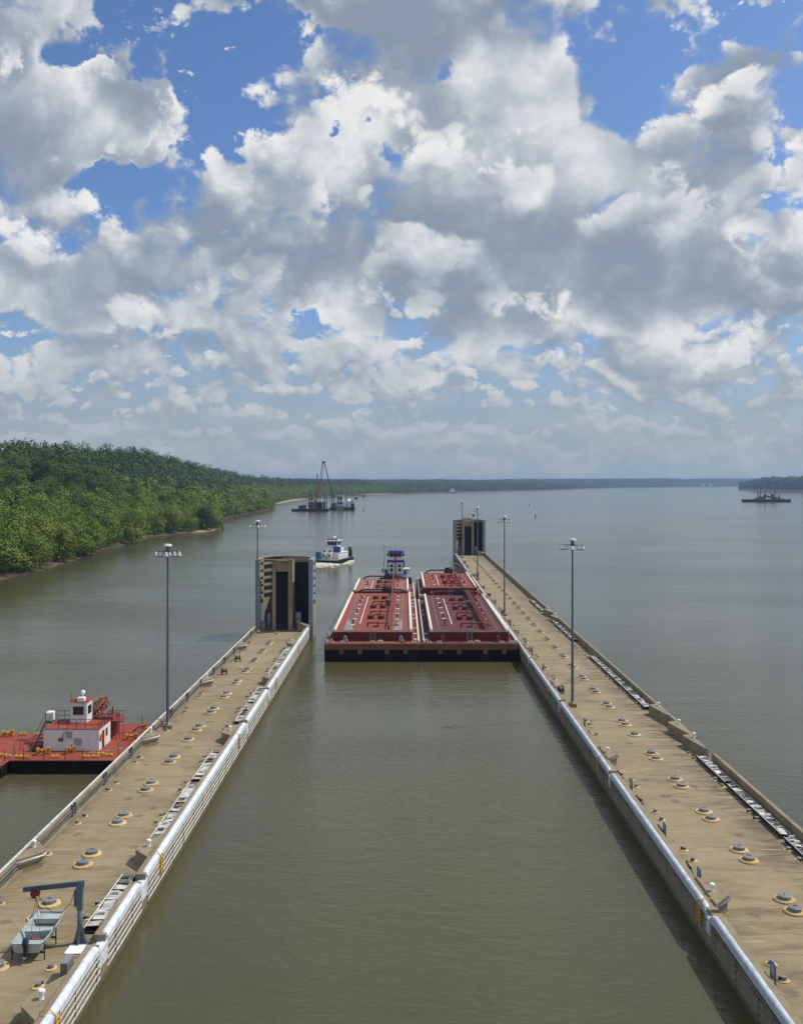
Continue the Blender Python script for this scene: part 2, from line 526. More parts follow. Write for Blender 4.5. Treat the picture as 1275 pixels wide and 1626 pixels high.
M['black'] = mat('black_rubber', (0.014, 0.014, 0.016), 0.5, var=0.2)
M['navy'] = mat('navy_cowl', (0.025, 0.035, 0.065), 0.3, var=0.1)
M['rope'] = mat('rope', (0.42, 0.34, 0.24), 0.9, var=0.2)
M['timber'] = mat('weathered_timber', (0.16, 0.145, 0.13), 0.85, var=0.45, vscale=3.0, grime=(0.05, 0.045, 0.04), grime_amt=0.8, grime_scale=1.3, coord='World')
M['tray_plate'] = mat('tray_plate', (0.52, 0.51, 0.49), 0.6, 0.1, var=0.35, vscale=1.4, grime=(0.07, 0.06, 0.05), grime_amt=0.75, grime_scale=1.1, coord='World')
M['cabinet'] = mat('cabinet_grey', (0.20, 0.20, 0.195), 0.6, 0.1, var=0.1)
M['red_boom'] = mat('red_boom', (0.33, 0.05, 0.045), 0.5, var=0.1)
M['skin'] = mat('skin', (0.42, 0.24, 0.17), 0.6, var=0.05)
M['hivis'] = mat('hi_vis_yellow', (0.50, 0.62, 0.04), 0.7, var=0.08)
M['hivis_orange'] = mat('hi_vis_orange', (0.72, 0.15, 0.03), 0.7, var=0.08)
M['trousers'] = mat('dark_trousers', (0.025, 0.03, 0.045), 0.9, var=0.1)
M['blue_shirt'] = mat('blue_shirt', (0.06, 0.09, 0.16), 0.9, var=0.1)
M['hard_hat'] = mat('hard_hat_white', (0.75, 0.74, 0.70), 0.4, var=0.03)
M['lamp_lens'] = mat('lamp_lens', (0.55, 0.58, 0.62), 0.2, var=0.05)


def deck_material():
    m = bpy.data.materials.new('stained_deck_concrete')
    m.use_nodes = True
    nt = m.node_tree
    x = NX(nt)
    p = nt.nodes['Principled BSDF']
    pos = x.node('ShaderNodeNewGeometry').outputs['Position']
    px, py, pz = x.sep(pos)
    n1 = x.noise(pos, 0.22, 5.0, 0.6)
    col = x.mix(x.ramp(n1, 0.3, 0.7), (0.245, 0.192, 0.110), (0.305, 0.243, 0.147))
    # water stains run across the wall towards its edges
    s1 = x.noise(x.vm('MULTIPLY', pos, (0.16, 0.75, 1.0)), 1.0, 7.0, 0.66, 0.6)
    s2 = x.noise(x.vm('MULTIPLY', pos, (0.42, 2.6, 1.0)), 1.0, 6.0, 0.66, 0.8)
    patch = x.ramp(x.noise(pos, 0.09, 4.0, 0.55), 0.36, 0.66)
    col = x.mix(x.mul(x.mul(x.ramp(s1, 0.45, 0.66), 0.78), x.mad(patch, 0.7, 0.3)), col, (0.122, 0.088, 0.050))
    col = x.mix(x.mul(x.mul(x.ramp(s2, 0.53, 0.70), 0.80), patch), col, (0.095, 0.072, 0.045))
    # dirt gathers in the last two metres along the parapets
    ax = x.m('ABSOLUTE', x.sub(x.m('ABSOLUTE', px), 24.2))
    edge = x.ramp(ax, 2.2, 4.8)
    s3 = x.noise(x.vm('MULTIPLY', pos, (0.35, 1.5, 1.0)), 0.9, 6.0, 0.65)
    col = x.mix(x.mul(x.mul(x.ramp(s3, 0.40, 0.64), edge), 0.85), col, (0.075, 0.058, 0.040))
    # pale cement at the cast joints
    j = x.m('ABSOLUTE', x.sub(x.m('FRACT', x.mul(py, 1.0 / 14.6)), 0.5))
    jl = x.mul(x.ramp(j, 0.488, 0.494), x.ramp(x.noise(pos, 0.8, 4.0), 0.4, 0.6))
    col = x.mix(x.mul(jl, 0.6), col, (0.38, 0.32, 0.23))
    # pale run-off patches, oil spots and hairline cracks
    pa = x.noise(pos, 0.42, 6.0, 0.62, 0.5)
    col = x.mix(x.mul(x.ramp(pa, 0.56, 0.70), 0.35), col, (0.36, 0.30, 0.20))
    oil = x.voronoi(x.vm('ADD', pos, x.vm('MULTIPLY', x.noise(pos, 2.0, 4.0, 0.6, colour=True), (0.9, 0.9, 0.0))), 0.33, 'F1')
    col = x.mix(x.mul(x.ramp(oil, 0.20, 0.10), 0.55), col, (0.085, 0.066, 0.045))
    crk = x.voronoi(x.vm('ADD', pos, x.vm('MULTIPLY', x.noise(pos, 0.7, 5.0, 0.6, colour=True), (2.4, 2.4, 0.0))), 0.13, 'DISTANCE_TO_EDGE')
    col = x.mix(x.mul(x.ramp(crk, 0.008, 0.003), 0.22), col, (0.07, 0.055, 0.04))
    sp = x.noise(pos, 9.0, 3.0, 0.7)
    col = x.mix(x.mul(x.ramp(sp, 0.35, 0.7), 0.20), col, (0.19, 0.14, 0.085))
    nt.links.new(col, p.inputs['Base Color'])
    p.inputs['Roughness'].default_value = 0.88
    b = x.node('ShaderNodeBump')
    b.inputs['Distance'].default_value = 0.012
    x.put(b.inputs['Height'], x.noise(pos, 5.0, 5.0, 0.6))
    nt.links.new(b.outputs[0], p.inputs['Normal'])
    return m


def wall_face_material():
    """lock wall below the deck: concrete with a wet, algae-stained band at the water"""
    m = bpy.data.materials.new('lock_wall_face')
    m.use_nodes = True
    nt = m.node_tree
    x = NX(nt)
    p = nt.nodes['Principled BSDF']
    pos = x.node('ShaderNodeNewGeometry').outputs['Position']
    px, py, pz = x.sep(pos)
    n = x.noise(x.vm('MULTIPLY', pos, (1.0, 1.0, 0.25)), 1.3, 6.0, 0.65)
    col = x.mix(x.ramp(n, 0.32, 0.7), (0.17, 0.14, 0.095), (0.27, 0.225, 0.155))
    wet = x.ramp(x.mad(x.sub(n, 0.5), 0.5, pz), 0.55, 0.20)
    col = x.mix(x.mul(wet, 0.85), col, (0.10, 0.085, 0.035))
    nt.links.new(col, p.inputs['Base Color'])
    p.inputs['Roughness'].default_value = 0.8
    return m


def water_material():
    m = bpy.data.materials.new('river_water')
    m.use_nodes = True
    nt = m.node_tree
    x = NX(nt)
    p = nt.nodes['Principled BSDF']
    pos = x.node('ShaderNodeNewGeometry').outputs['Position']
    n = x.noise(pos, 0.02, 3.0, 0.5)
    col = x.mix(x.ramp(n, 0.3, 0.7), (0.066, 0.063, 0.029), (0.079, 0.074, 0.036))
    nt.links.new(col, p.inputs['Base Color'])
    p.inputs['Roughness'].default_value = 0.13
    p.inputs['IOR'].default_value = 1.333
    calm = x.ramp(x.noise(x.vm('MULTIPLY', pos, (0.5, 1.0, 1.0)), 0.018, 3.0, 0.55), 0.36, 0.66, 0.35, 1.0)
    w1 = x.noise(x.vm('MULTIPLY', pos, (0.55, 1.0, 1.0)), 0.75, 3.0, 0.5, 0.4)
    w2 = x.noise(x.vm('MULTIPLY', pos, (0.50, 1.0, 1.0)), 2.6, 3.0, 0.55, 0.3)
    w3 = x.noise(x.vm('MULTIPLY', pos, (0.35, 1.0, 1.0)), 0.16, 3.0, 0.5)
    h = x.add(x.mul(x.add(x.mul(w1, 0.26), x.mul(w2, 0.19)), calm), x.mul(w3, 0.28))
    b = x.node('ShaderNodeBump')
    b.inputs['Strength'].default_value = 1.0
    b.inputs['Distance'].default_value = 0.40
    x.put(b.inputs['Height'], h)
    nt.links.new(b.outputs[0], p.inputs['Normal'])
    return m


def foliage_material(name, c1, c2, c3):
    m = bpy.data.materials.new(name)
    m.use_nodes = True
    nt = m.node_tree
    x = NX(nt)
    p = nt.nodes['Principled BSDF']
    out = nt.nodes['Material Output']
    oi = x.node('ShaderNodeObjectInfo').outputs['Random']
    g = x.node('ShaderNodeNewGeometry')
    n = x.noise(g.outputs['Position'], 0.22, 3.0, 0.6)
    big = x.noise(g.outputs['Position'], 0.035, 2.0, 0.5)
    col = x.mix(x.ramp(n, 0.3, 0.7), c1, c2)
    col = x.mix(x.ramp(x.add(x.mul(oi, 0.5), x.mul(big, 0.7)), 0.42, 0.86), col, c3)
    col = x.mix(1.0, col, x.mix(g.outputs['Random Per Island'], (0.86, 0.86, 0.84), (1.1, 1.1, 1.05)), 'MULTIPLY')
    nt.links.new(col, p.inputs['Base Color'])
    p.inputs['Roughness'].default_value = 0.65
    p.inputs['Specular IOR Level'].default_value = 0.25
    tr = x.node('ShaderNodeBsdfTranslucent')
    nt.links.new(col, tr.inputs[0])
    ms = x.node('ShaderNodeMixShader')
    ms.inputs[0].default_value = 0.07
    nt.links.new(p.outputs[0], ms.inputs[1]); nt.links.new(tr.outputs[0], ms.inputs[2])
    nt.links.new(ms.outputs[0], out.inputs['Surface'])
    return m


M['deck'] = deck_material()
M['wall_face'] = wall_face_material()
M['water'] = water_material()
M['leaf_bright'] = foliage_material('willow_leaves', (0.088, 0.150, 0.014), (0.130, 0.195, 0.017), (0.160, 0.205, 0.018))
M['leaf_dark'] = foliage_material('oak_leaves', (0.038, 0.072, 0.009), (0.064, 0.106, 0.011), (0.105, 0.145, 0.013))
M['bark'] = mat('bark', (0.10, 0.08, 0.06), 0.9, var=0.3)
M['soil'] = mat('river_bank_soil', (0.085, 0.064, 0.040), 0.95, var=0.35, vscale=0.12, grime=(0.035, 0.045, 0.018), grime_amt=0.9, grime_scale=0.06, coord='World', bump=0.2, bump_scale=0.7)
M['sand'] = mat('river_sand', (0.30, 0.22, 0.135), 0.95, var=0.2, vscale=0.1, coord='World')
M['far_wood'] = mat('far_woodland', (0.017, 0.034, 0.016), 0.95, var=0.5, vscale=0.03, grime=(0.032, 0.048, 0.018), grime_amt=0.7, grime_scale=0.012, coord='World')
# ------------------------------------------------------------------ water sheet
def build_water():
    b = MB()
    b.quad((-9000, -400, 0), (11000, -400, 0), (11000, 14000, 0), (-9000, 14000, 0))
    o = b.build('water', M['water'])
    tag(o, 'grey green river water with small ripples', 'water', kind='structure')


build_water()

# ------------------------------------------------------------------ the two lock approach walls
ZD = 1.6                                   # deck level above the water
LI, LO = -18.1, -28.4                      # left wall: chamber face, river face
RI, RO = 19.5, 31.4                        # right wall
L_BLOCK_IN = [49.3, 70.3, 103.4, 133.0, 161.0]
L_BLOCK_OUT = [70.0, 102.5, 131.6, 160.0]
R_BLOCK_IN = [62.5, 95.0, 127.7, 157.5, 189.0, 220.0, 251.0, 283.0, 315.0]
R_BLOCK_OUT = [101.6, 107.2, 115.6, 194.0, 203.5]
L_SEG = [(-5, 56.3), (57.4, 65.2), (66.3, 108.4), (109.2, 125.8), (126.6, 179.6)]
R_SEG = [(-5, 30.8)] + [(31.6 + 29.2 * k, 60.4 + 29.2 * k) for k in range(10)] + [(323.6, 352.4), (353.2, 366.6)]


def lock_wall(name, label, xi, xo, y1, segs, blocks_in, blocks_out, left):
    s = 1 if left else -1                  # towards the chamber
    root = empty(name, (xi, 0, 0))
    root['label'] = label
    root['category'] = 'lock wall'
    T = Matrix.Translation((-xi, 0, 0))

    def part(pname, mb, mats, bevel=0.0):
        o = mb.build(pname, mats, None, bevel)
        o.data.transform(T)
        o.parent = root
        return o
    lo, hi = min(xi, xo), max(xi, xo)
    b = MB(); b.box(lo, hi, -5, y1, -3, ZD - 0.02); part('pontoon', b, M['wall_face'])
    b = MB(); b.box(lo - 0.004, hi + 0.004, -5.004, y1 + 0.004, ZD - 0.14, ZD); part('deck', b, M['deck'])
    # chamber side parapet with a galvanised bull-nosed armour
    b = MB()
    for y0, ye in segs:
        xa, xb = sorted((xi - s * 0.80, xi - s * 0.07))
        b.box(xa, xb, y0 + 0.05, ye - 0.05, ZD - 0.05, 2.46)
    for (a0, a1), (b0, b1) in zip(segs[:-1], segs[1:]):
        xa, xb = sorted((xi - s * 0.80, xi - s * 0.12))
        b.box(xa, xb, a1 - 0.1, b0 + 0.1, ZD - 0.05, 2.0)
    part('parapet', b, M['concrete'], 0.03)
    for (a0, a1), (b0, b1) in zip(segs[:-1], segs[1:]):
        b = MB(); xa, xb = sorted((xi - s * 0.55, xi + s * 0.025))
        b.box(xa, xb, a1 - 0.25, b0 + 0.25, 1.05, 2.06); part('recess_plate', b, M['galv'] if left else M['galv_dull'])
    for y0, ye in segs:
        b = MB()
        ra = 0.26 if left else 0.20
        xc, zc = xi - s * (ra - 0.05), 2.60 - ra
        pts = [(xc, y0 + 0.28, 1.75), (xc, y0 + 0.29, 2.0), (xc, y0 + 0.38, 2.2), (xc, y0 + 0.56, 2.31), (xc, y0 + 0.85, zc)]
        pts += [(xc, ye - 0.85, zc), (xc, ye - 0.56, 2.31), (xc, ye - 0.38, 2.2), (xc, ye - 0.29, 2.0), (xc, ye - 0.28, 1.75)]
        b.tube(pts, ra, 16)
        xa, xb = sorted((xi - s * 0.02, xi + s * 0.035))
        b.box(xa, xb, y0 + 0.2, ye - 0.2, 2.02, 2.36)
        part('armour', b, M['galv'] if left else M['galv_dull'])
    b = MB()
    for y0, ye in segs:
        for z in (1.78, 1.36, 0.94, 0.52):
            xa, xb = sorted((xi - s * 0.01, xi + s * 0.05))
            b.box(xa, xb, y0 + 0.12, ye - 0.12, z - 0.055, z + 0.055)
    part('rub_rails', b, M['white_rail'] if left else M['shaded_rail'], 0.02)
    b = MB()
    y = 30.0
    while y < y1 - 1:
        xa, xb = sorted((xi - s * 0.01, xi + s * 0.045))
        b.box(xa, xb, y, y + 0.05, 0.25, 2.0)
        y += 3.65
    part('joint_straps', b, M['pipe_grey'])
    # gutter pipe at the foot of the parapet
    b = MB(); b.tube([(xi - s * 0.92, -5, ZD + 0.12), (xi - s * 0.92, y1 - 0.5, ZD + 0.12)], 0.08, 8)
    part('conduit', b, M['grey_steel'])
    # river side parapet, cast in lengths
    b = MB()
    y = 20.0
    while y < y1 - 0.3:
        ye = min(y + 5.8, y1)
        skip = (not left) and 97.2 < y + 2 < 100.5
        xa, xb = sorted((xo, xo + s * 0.36))
        if not skip:
            b.box(xa, xb, y, ye - 0.03, ZD - 0.05, 2.66)
        y = ye
    part('river_parapet', b, M['concrete'], 0.025)
    if left:
        b = MB(); b.box(xo - 0.03, xo + 0.16, 20, y1, 2.62, 2.71); part('top_strip', b, M['white_rail'])
        b = MB(); b.box(xo + 0.36, xo + 0.68, 20, y1, ZD - 0.04, ZD + 0.28); part('kerb', b, M['concrete'], 0.02)
        for z in (2.38, 2.12):
            b = MB(); b.tube([(xo + 0.46, 20, z), (xo + 0.46, y1 - 0.4, z)], 0.075, 8); part('conduit', b, M['pipe_grey'])
        for k in range(16):
            yb = 46.0 + 8.36 * k
            b = MB()
            for dy in (0, 0.62):
                b.box(xo + 0.36, xo + 0.56, yb + dy, yb + dy + 0.10, ZD + 0.28, 2.86)
            b.box(xo + 0.38, xo + 0.60, yb - 0.15, yb + 0.85, ZD + 0.26, ZD + 0.36)
            part('bracket', b, M['grey_steel'])
    # alcove blocks that carry the small bollards
    for k, yb in enumerate(blocks_in):
        q = xi - s * 0.70
        poly = [(q, yb - 1.3), (q - s * 1.2, yb), (q - s * 1.2, yb + 1.2), (q, yb + 3.2)]
        if left: poly = poly[::-1]
        b = MB(); b.prism(poly, ZD - 0.04, 2.64); o = part('alcove_block', b, M['concrete'], 0.03)
        if not left:
            b = MB(); b.tube([(q + 0.05, yb - 1.45, 2.45), (q + 1.32, yb - 0.1, 2.45), (q + 1.32, yb + 0.3, 2.45)], 0.06, 8)
            r = part('rail', b, M['grey_steel']); r.parent = o
        b = MB()                           # yellow ladder let into the chamber face
        for dy in (0.0, 0.5):
            xa, xb = sorted((xi + s * 0.10, xi + s * 0.17))
            b.box(xa, xb, yb - 0.6 + dy, yb - 0.53 + dy, 0.95, 2.45)
        for j in range(4, 9):
            xa, xb = sorted((xi + s * 0.11, xi + s * 0.16))
            b.box(xa, xb, yb - 0.55, yb - 0.08, 0.1 + j * 0.26, 0.15 + j * 0.26)
        b.tube([(xi + s * 0.135, yb - 0.565, 2.45), (xi - s * 0.2, yb - 0.565, 2.78), (xi - s * 0.7, yb - 0.565, 2.66)], 0.03, 6)
        part('ladder', b, M['yellow'])
    for k, yb in enumerate(blocks_out):
        q = xo + s * 0.34
        poly = [(q, yb - 1.8), (q + s * 1.35, yb - 0.3), (q + s * 1.35, yb + 0.35), (q, yb + 2.2)]
        if not left:
            poly = [(q, yb - 5.0), (q + s * 0.30, yb - 4.2), (q + s * 1.05, yb), (q + s * 1.05, yb + 0.4), (q, yb + 0.9)]
        else:
            poly = poly[::-1]
        if (poly[1][0] - poly[0][0]) * (poly[2][1] - poly[0][1]) - (poly[1][1] - poly[0][1]) * (poly[2][0] - poly[0][0]) < 0:
            poly = poly[::-1]
        b = MB(); b.prism(poly, ZD - 0.04, 2.70); o = part('alcove_block', b, M['concrete'], 0.03)
        if left:
            b = MB(); b.tube([(q + 0.1, yb - 1.95, 2.5), (q + 1.48, yb - 0.4, 2.5), (q + 1.48, yb + 0.1, 2.5)], 0.07, 8)
            r = part('rail', b, M['white_rail']); r.parent = o
    return root


wall_l = lock_wall('lock_wall', 'long concrete lock wall with white armoured edge beside the red work boat', LI, LO, 180.0, L_SEG, L_BLOCK_IN, L_BLOCK_OUT, True)
wall_r = lock_wall('lock_wall', 'longer concrete lock wall with shaded chamber face, right of the red barges', RI, RO, 367.0, R_SEG, R_BLOCK_IN, R_BLOCK_OUT, False)


# ------------------------------------------------------------------ round hatches
def hatch(name, big, label, group):
    root = empty(name)
    tag(root, label, 'hatch', group)
    b = MB()
    q = 1.0 if big else 0.5
    rim = [(0.72, -0.02), (0.72, 0.09), (0.67, 0.14), (0.40, 0.14)] if big else [(0.35, -0.02), (0.35, 0.05), (0.31, 0.075), (0.16, 0.075)]
    b.lathe(rim, n=28 if big else 18)
    b.build('rim', M['yellow_rim'], root)
    l = MB()
    l.lathe([(0.44, 0.14), (0.44, 0.18), (0.425, 0.19), (0.425, 0.31), (0.45, 0.32), (0.45, 0.36), (0.40, 0.39), (0.05, 0.41)] if big else [(0.20, 0.07), (0.20, 0.10), (0.17, 0.11), (0.17, 0.22), (0.19, 0.23), (0.17, 0.27), (0.03, 0.28)], n=24 if big else 14)
    lid = l.build('lid', M['lid'], root)
    h = MB()
    if big:
        h.tube([(-0.15, 0, 0.39), (-0.15, 0, 0.46), (0.15, 0, 0.46), (0.15, 0, 0.39)], 0.02, 6)
        h.build('lid_handle', M['dark_steel'], lid)
    else:
        h.cbox((0.24, 0.02, 0.14), (0.10, 0.12, 0.16), 0.4)
        h.build('lid_latch', M['dark_steel'], lid)
    return root


rng = random.Random(5)


def place_row(src, first, x, ys, label, group):
    for i, y in enumerate(ys):
        o = src if (first and i == 0) else copy_tree(src)
        o.location = (x + rng.uniform(-0.03, 0.03), y + rng.uniform(-0.05, 0.05), ZD)
        o.rotation_euler.z = rng.uniform(0, 6.28)
        o['label'] = label
        o['group'] = group


big = hatch('round_hatch', True, '', '')
small = hatch('small_hatch', False, '', '')
ly = [55.1, 53.1, 63.5, 61.4, 72.0, 70.0, 80.2, 78.5, 88.9, 86.9, 97.3, 95.5, 103.9, 109.6, 107.9, 118.2, 116.2, 126.6, 124.5, 134.6, 132.7, 143.0, 141.0, 151.0, 149.0, 159.0, 157.0, 167.0, 165.0, 176.5]
ry = [55.6, 53.8, 64.1, 62.3, 72.8, 70.8, 81.2, 79.4, 90.0, 88.0, 98.6, 96.7, 106.0, 112.1, 110.3, 120.7, 118.9]
k = 129.2
while k < 350:
    ry += [k, k - 1.9]
    k += 8.45
place_row(big, True, -23.8, ly, 'wide round hatch with yellow rim and grey lid, middle of the left wall', 'wide hatches on the left wall')
place_row(big, False, 25.8, ry, 'wide round hatch with yellow rim and grey lid, middle of the right wall', 'wide hatches on the right wall')
sl = [v for v in ly if v < 168]
sr = [v for v in ry if v < 215]
place_row(small, True, -27.2, [v for v in sl if not (100 < v < 104 or 108 < v < 110.2)], 'small round hatch with pale rim along the river side of the left wall', 'small hatches along the river side of the left wall')
place_row(small, False, -20.6, [v for v in sl if all(abs(v - q - 0.6) > 1.9 for q in L_BLOCK_IN)], 'small round hatch with pale rim along the chamber side of the left wall', 'small hatches along the chamber side of the left wall')
place_row(small, False, 21.6, [v for v in sr if all(abs(v - q - 0.6) > 1.9 for q in R_BLOCK_IN) and abs(v - 119.7) > 1.2], 'small round hatch with pale rim along the chamber side of the right wall', 'small hatches along the chamber side of the right wall')
place_row(small, False, 29.6, [v for v in sr if 105 > v or v > 116], 'small round hatch with pale rim along the river side of the right wall', 'small hatches along the river side of the right wall')


# ------------------------------------------------------------------ bollards on the alcove blocks
def bollard():
    b = MB()
    b.lathe([(0.15, -0.01), (0.12, 0.06), (0.12, 0.30), (0.185, 0.33), (0.185, 0.46), (0.15, 0.50)], n=16)
    return b.build('small_bollard', M['white'])


bl = bollard()
first = True
for xs, ys, zt, lab, grp in ((-19.2, L_BLOCK_IN, 2.64, 'small white bollard on a concrete block at the chamber edge of the left wall', 'bollards on the chamber edge of the left wall'),
                             (-27.7, L_BLOCK_OUT, 2.70, 'small white bollard on a concrete block at the river edge of the left wall', 'bollards on the river edge of the left wall'),
                             (20.6, R_BLOCK_IN, 2.64, 'small white bollard on a concrete block at the chamber edge of the right wall', 'bollards on the chamber edge of the right wall'),
                             (31.0, [v - 1.2 for v in R_BLOCK_OUT], 2.70, 'small white bollard on a zigzag block at the river edge of the right wall', 'bollards on the river edge of the right wall')):
    for y in ys:
        o = bl if first else bl.copy()
        if not first: C.objects.link(o)
        first = False
        o.location = (xs, y + 0.7, zt)
        tag(o, lab, 'bollard', grp)


# ------------------------------------------------------------------ racks of timber and plates along the parapets
def rack(x, y0, y1, label, seed, side):
    r = random.Random(seed)
    n = max(1, int(round((y1 - y0) / 9.0)))
    L = (y1 - y0) / n
    for k in range(n):
        a = y0 + k * L + 0.12
        Lk = L - 0.24
        root = empty('timber_rack', (x, a, ZD))
        tag(root, label + (', nearest of its run' if k == 0 and n > 1 else ', farthest of its run' if k == n - 1 and n > 1 else (', second of its run', ', third of its run', ', fourth of its run')[k - 1] if n > 1 else ''), 'rack', 'racks along the parapets')
        W = 0.95 if side > 0 else 0.78
        b = MB()
        b.box(0, W, 0, Lk, 0.06, 0.14)
        for xx in (0, W - 0.05):
            b.box(xx, xx + 0.05, 0.0, Lk, 0.14, 0.36)
        b.build('frame', M['dark_steel'], root)
        for xx in (0.0, W):
            b = MB(); b.tube([(xx, 0, 0.41), (xx, Lk, 0.41)], 0.045, 8); b.build('rail', M['cream_pipe'] if xx == 0 and side > 0 else M['white_rail'], root)
        yy = 0.15
        while yy < Lk - 0.7:
            pl = r.uniform(0.7, 1.5)
            pl = min(pl, Lk - yy - 0.1)
            b = MB()
            z = 0.40 + r.uniform(-0.04, 0.06)
            t1, t2 = r.uniform(-0.05, 0.05), r.uniform(-0.08, 0.08)
            p = [(0.10, yy), (W - 0.10, yy), (W - 0.10, yy + pl), (0.10, yy + pl)]
            zz = [z - t1 - t2, z + t1 - t2, z + t1 + t2, z - t1 + t2]
            b.hexa([(q[0], q[1], h - 0.06) for q, h in zip(p, zz)], [(q[0], q[1], h) for q, h in zip(p, zz)])
            b.build('plate', M['tray_plate'] if r.random() < 0.78 else M['timber'], root)
            yy += pl + 0.03
            b = MB(); b.box(0.06, W - 0.06, yy - 0.03, yy + 0.06, 0.14, 0.47); b.build('cross_bar', M['dark_steel'] if r.random() < 0.7 else M['white_rail'], root)
            if r.random() < 0.5:
                b = MB()
                q = yy - pl * 0.5
                b.hexa([(0.25, q, z + 0.08), (0.7, q + 0.1, z + 0.08), (0.72, q + 0.34, z + 0.08), (0.22, q + 0.25, z + 0.08)], [(0.27, q + 0.02, z + 0.2), (0.68, q + 0.12, z + 0.2), (0.70, q + 0.3, z + 0.2), (0.25, q + 0.22, z + 0.2)])
                b.build('cleat', M['white_rail'] if r.random() < 0.6 else M['timber'], root)
            yy += 0.10


rack(-20.1, 59.2, 67.5, 'rack of pale plates and rails beside the davit crane', 1, 1)
rack(-20.0, 73.3, 80.0, 'rack of dark plates just past the second bollard block of the left wall', 2, 1)
rack(-20.0, 80.2, 88.5, 'rack of dark plates between two others on the left wall', 3, 1)
rack(-20.0, 88.8, 98.5, 'rack of grey plates ending before the third bollard block of the left wall', 4, 1)
rack(-19.9, 110.6, 119.7, 'rack of dark bars beside the upper joint of the white edge', 5, 1)
rack(-19.9, 120.0, 129.0, 'rack of dark bars below the fourth bollard block of the left wall', 6, 1)
rack(-19.9, 138.0, 160.0, 'long rack of bars near the left tower', 7, 1)
rack(29.95, 52.0, 74.6, 'pale plate rack at the right edge of the view', 8, -1)
rack(29.95, 75.0, 87.8, 'pale plate rack along the right river parapet near the frame edge', 9, -1)
rack(29.95, 88.1, 97.0, 'rack of pale plates just this side of the gap in the right parapet', 10, -1)
rack(29.95, 117.6, 152.8, 'white plate rack behind the nearest right light mast', 11, -1)
rack(29.95, 168.0, 193.0, 'white plate rack beyond the pair of middle zigzag blocks', 12, -1)
rack(29.95, 207.0, 226.0, 'white plate rack on the far right wall', 13, -1)


# ------------------------------------------------------------------ upright sign frames on the chamber edge of the right wall
def sign_frame(y, h, label):
    root = empty('edge_sign', (20.65, y, ZD))
    tag(root, label, 'sign', 'edge signs on the right wall')
    for dy in (0, 0.62):
        b = MB(); b.box(-0.04, 0.04, dy - 0.035, dy + 0.035, -0.01, h); b.build('post', M['grey_steel'], root)
    b = MB(); b.box(-0.02, 0.02, 0.03, 0.59, h * 0.38, h - 0.06); p = b.build('panel', M['panel_concrete'], root)
    b = MB(); b.box(-0.035, 0.035, 0.0, 0.62, h - 0.07, h + 0.02); b.build('top_bar', M['blue'] if y < 54 else M['grey_steel'], root)


for y, h, lab in ((52.6, 1.45, 'low upright blue-topped sign on the right wall at the bottom of the view'), (65.9, 1.35, 'low upright sign on two posts just past the nearest right bollard block'),
                  (74.7, 1.3, 'low upright sign on two posts, third along the right wall'), (85.7, 1.3, 'low upright sign on two posts below the right joint of the white edge'),
                  (108.0, 1.3, 'low upright sign on two posts this side of the nearest right light mast'), (140.0, 1.3, 'low upright sign on two posts beyond the nearest right light mast'),
                  (152.0, 1.3, 'low upright sign on two posts beside the bow of the right barge'), (172.0, 1.3, 'low upright sign on two posts beside the maroon barge')):
    sign_frame(y, h, lab)


# ------------------------------------------------------------------ light masts
def light_mast():
    root = empty('light_mast')
    b = MB(); b.box(-0.55, 0.55, -0.5, 0.5, -0.02, 0.42); b.build('plinth', M['concrete'], root, 0.03)
    b = MB(); b.lathe([(0.32, 0.42), (0.32, 0.46), (0.20, 0.47), (0.185, 1.2), (0.10, 20.4), (0.10, 21.0)], n=16)
    for f in range(16 * 6): pass
    o = b.build('pole', M['pole'], root)
    o.data.polygons.foreach_set('use_smooth', [True] * len(o.data.polygons))
    b = MB(); b.box(-0.12, 0.12, -0.33, -0.16, 0.9, 1.5); b.build('winch_box', M['grey_steel'], root)
    b = MB()
    b.tube([(-1.45, 0, 20.45), (1.45, 0, 20.45)], 0.05, 8)
    b.tube([(0, -0.9, 20.45), (0, 0.9, 20.45)], 0.05, 8)
    b.lathe([(0.24, 20.30), (0.24, 20.55), (0.20, 20.6)], n=14)
    b.build('crossarm', M['dark_steel'], root)
    b = MB()
    for k in range(4):
        t = k * math.pi / 2 + 0.6
        b.bar((0.22 * math.cos(t), 0.22 * math.sin(t), 20.5), (0.28 * math.cos(t), 0.28 * math.sin(t), 21.1), 0.05)
    b.build('hood_stays', M['grey_steel'], root)
    b = MB(); b.lathe([(0.46, 21.02), (0.50, 21.06), (0.40, 21.28), (0.1, 21.31)], n=18); b.build('hood', M['white'], root)
    spots = [(-1.32, 0), (-0.78, 0), (0.78, 0), (1.32, 0), (0, -0.82), (0, 0.82)]
    for i, (px, py) in enumerate(spots):
        b = MB(); b.lathe([(0.10, 20.42), (0.13, 20.36), (0.15, 20.20), (0.26, 19.92), (0.255, 19.90)], (px, py, 0), n=14)
        l = b.build('floodlight', M['white'], root)
        l.data.polygons.foreach_set('use_smooth', [True] * len(l.data.polygons))
        b = MB(); b.lathe([(0.27, 19.84), (0.27, 19.91)], (px, py, 0), n=14); b.build('lens_ring', M['dark_steel'], l)
    return root


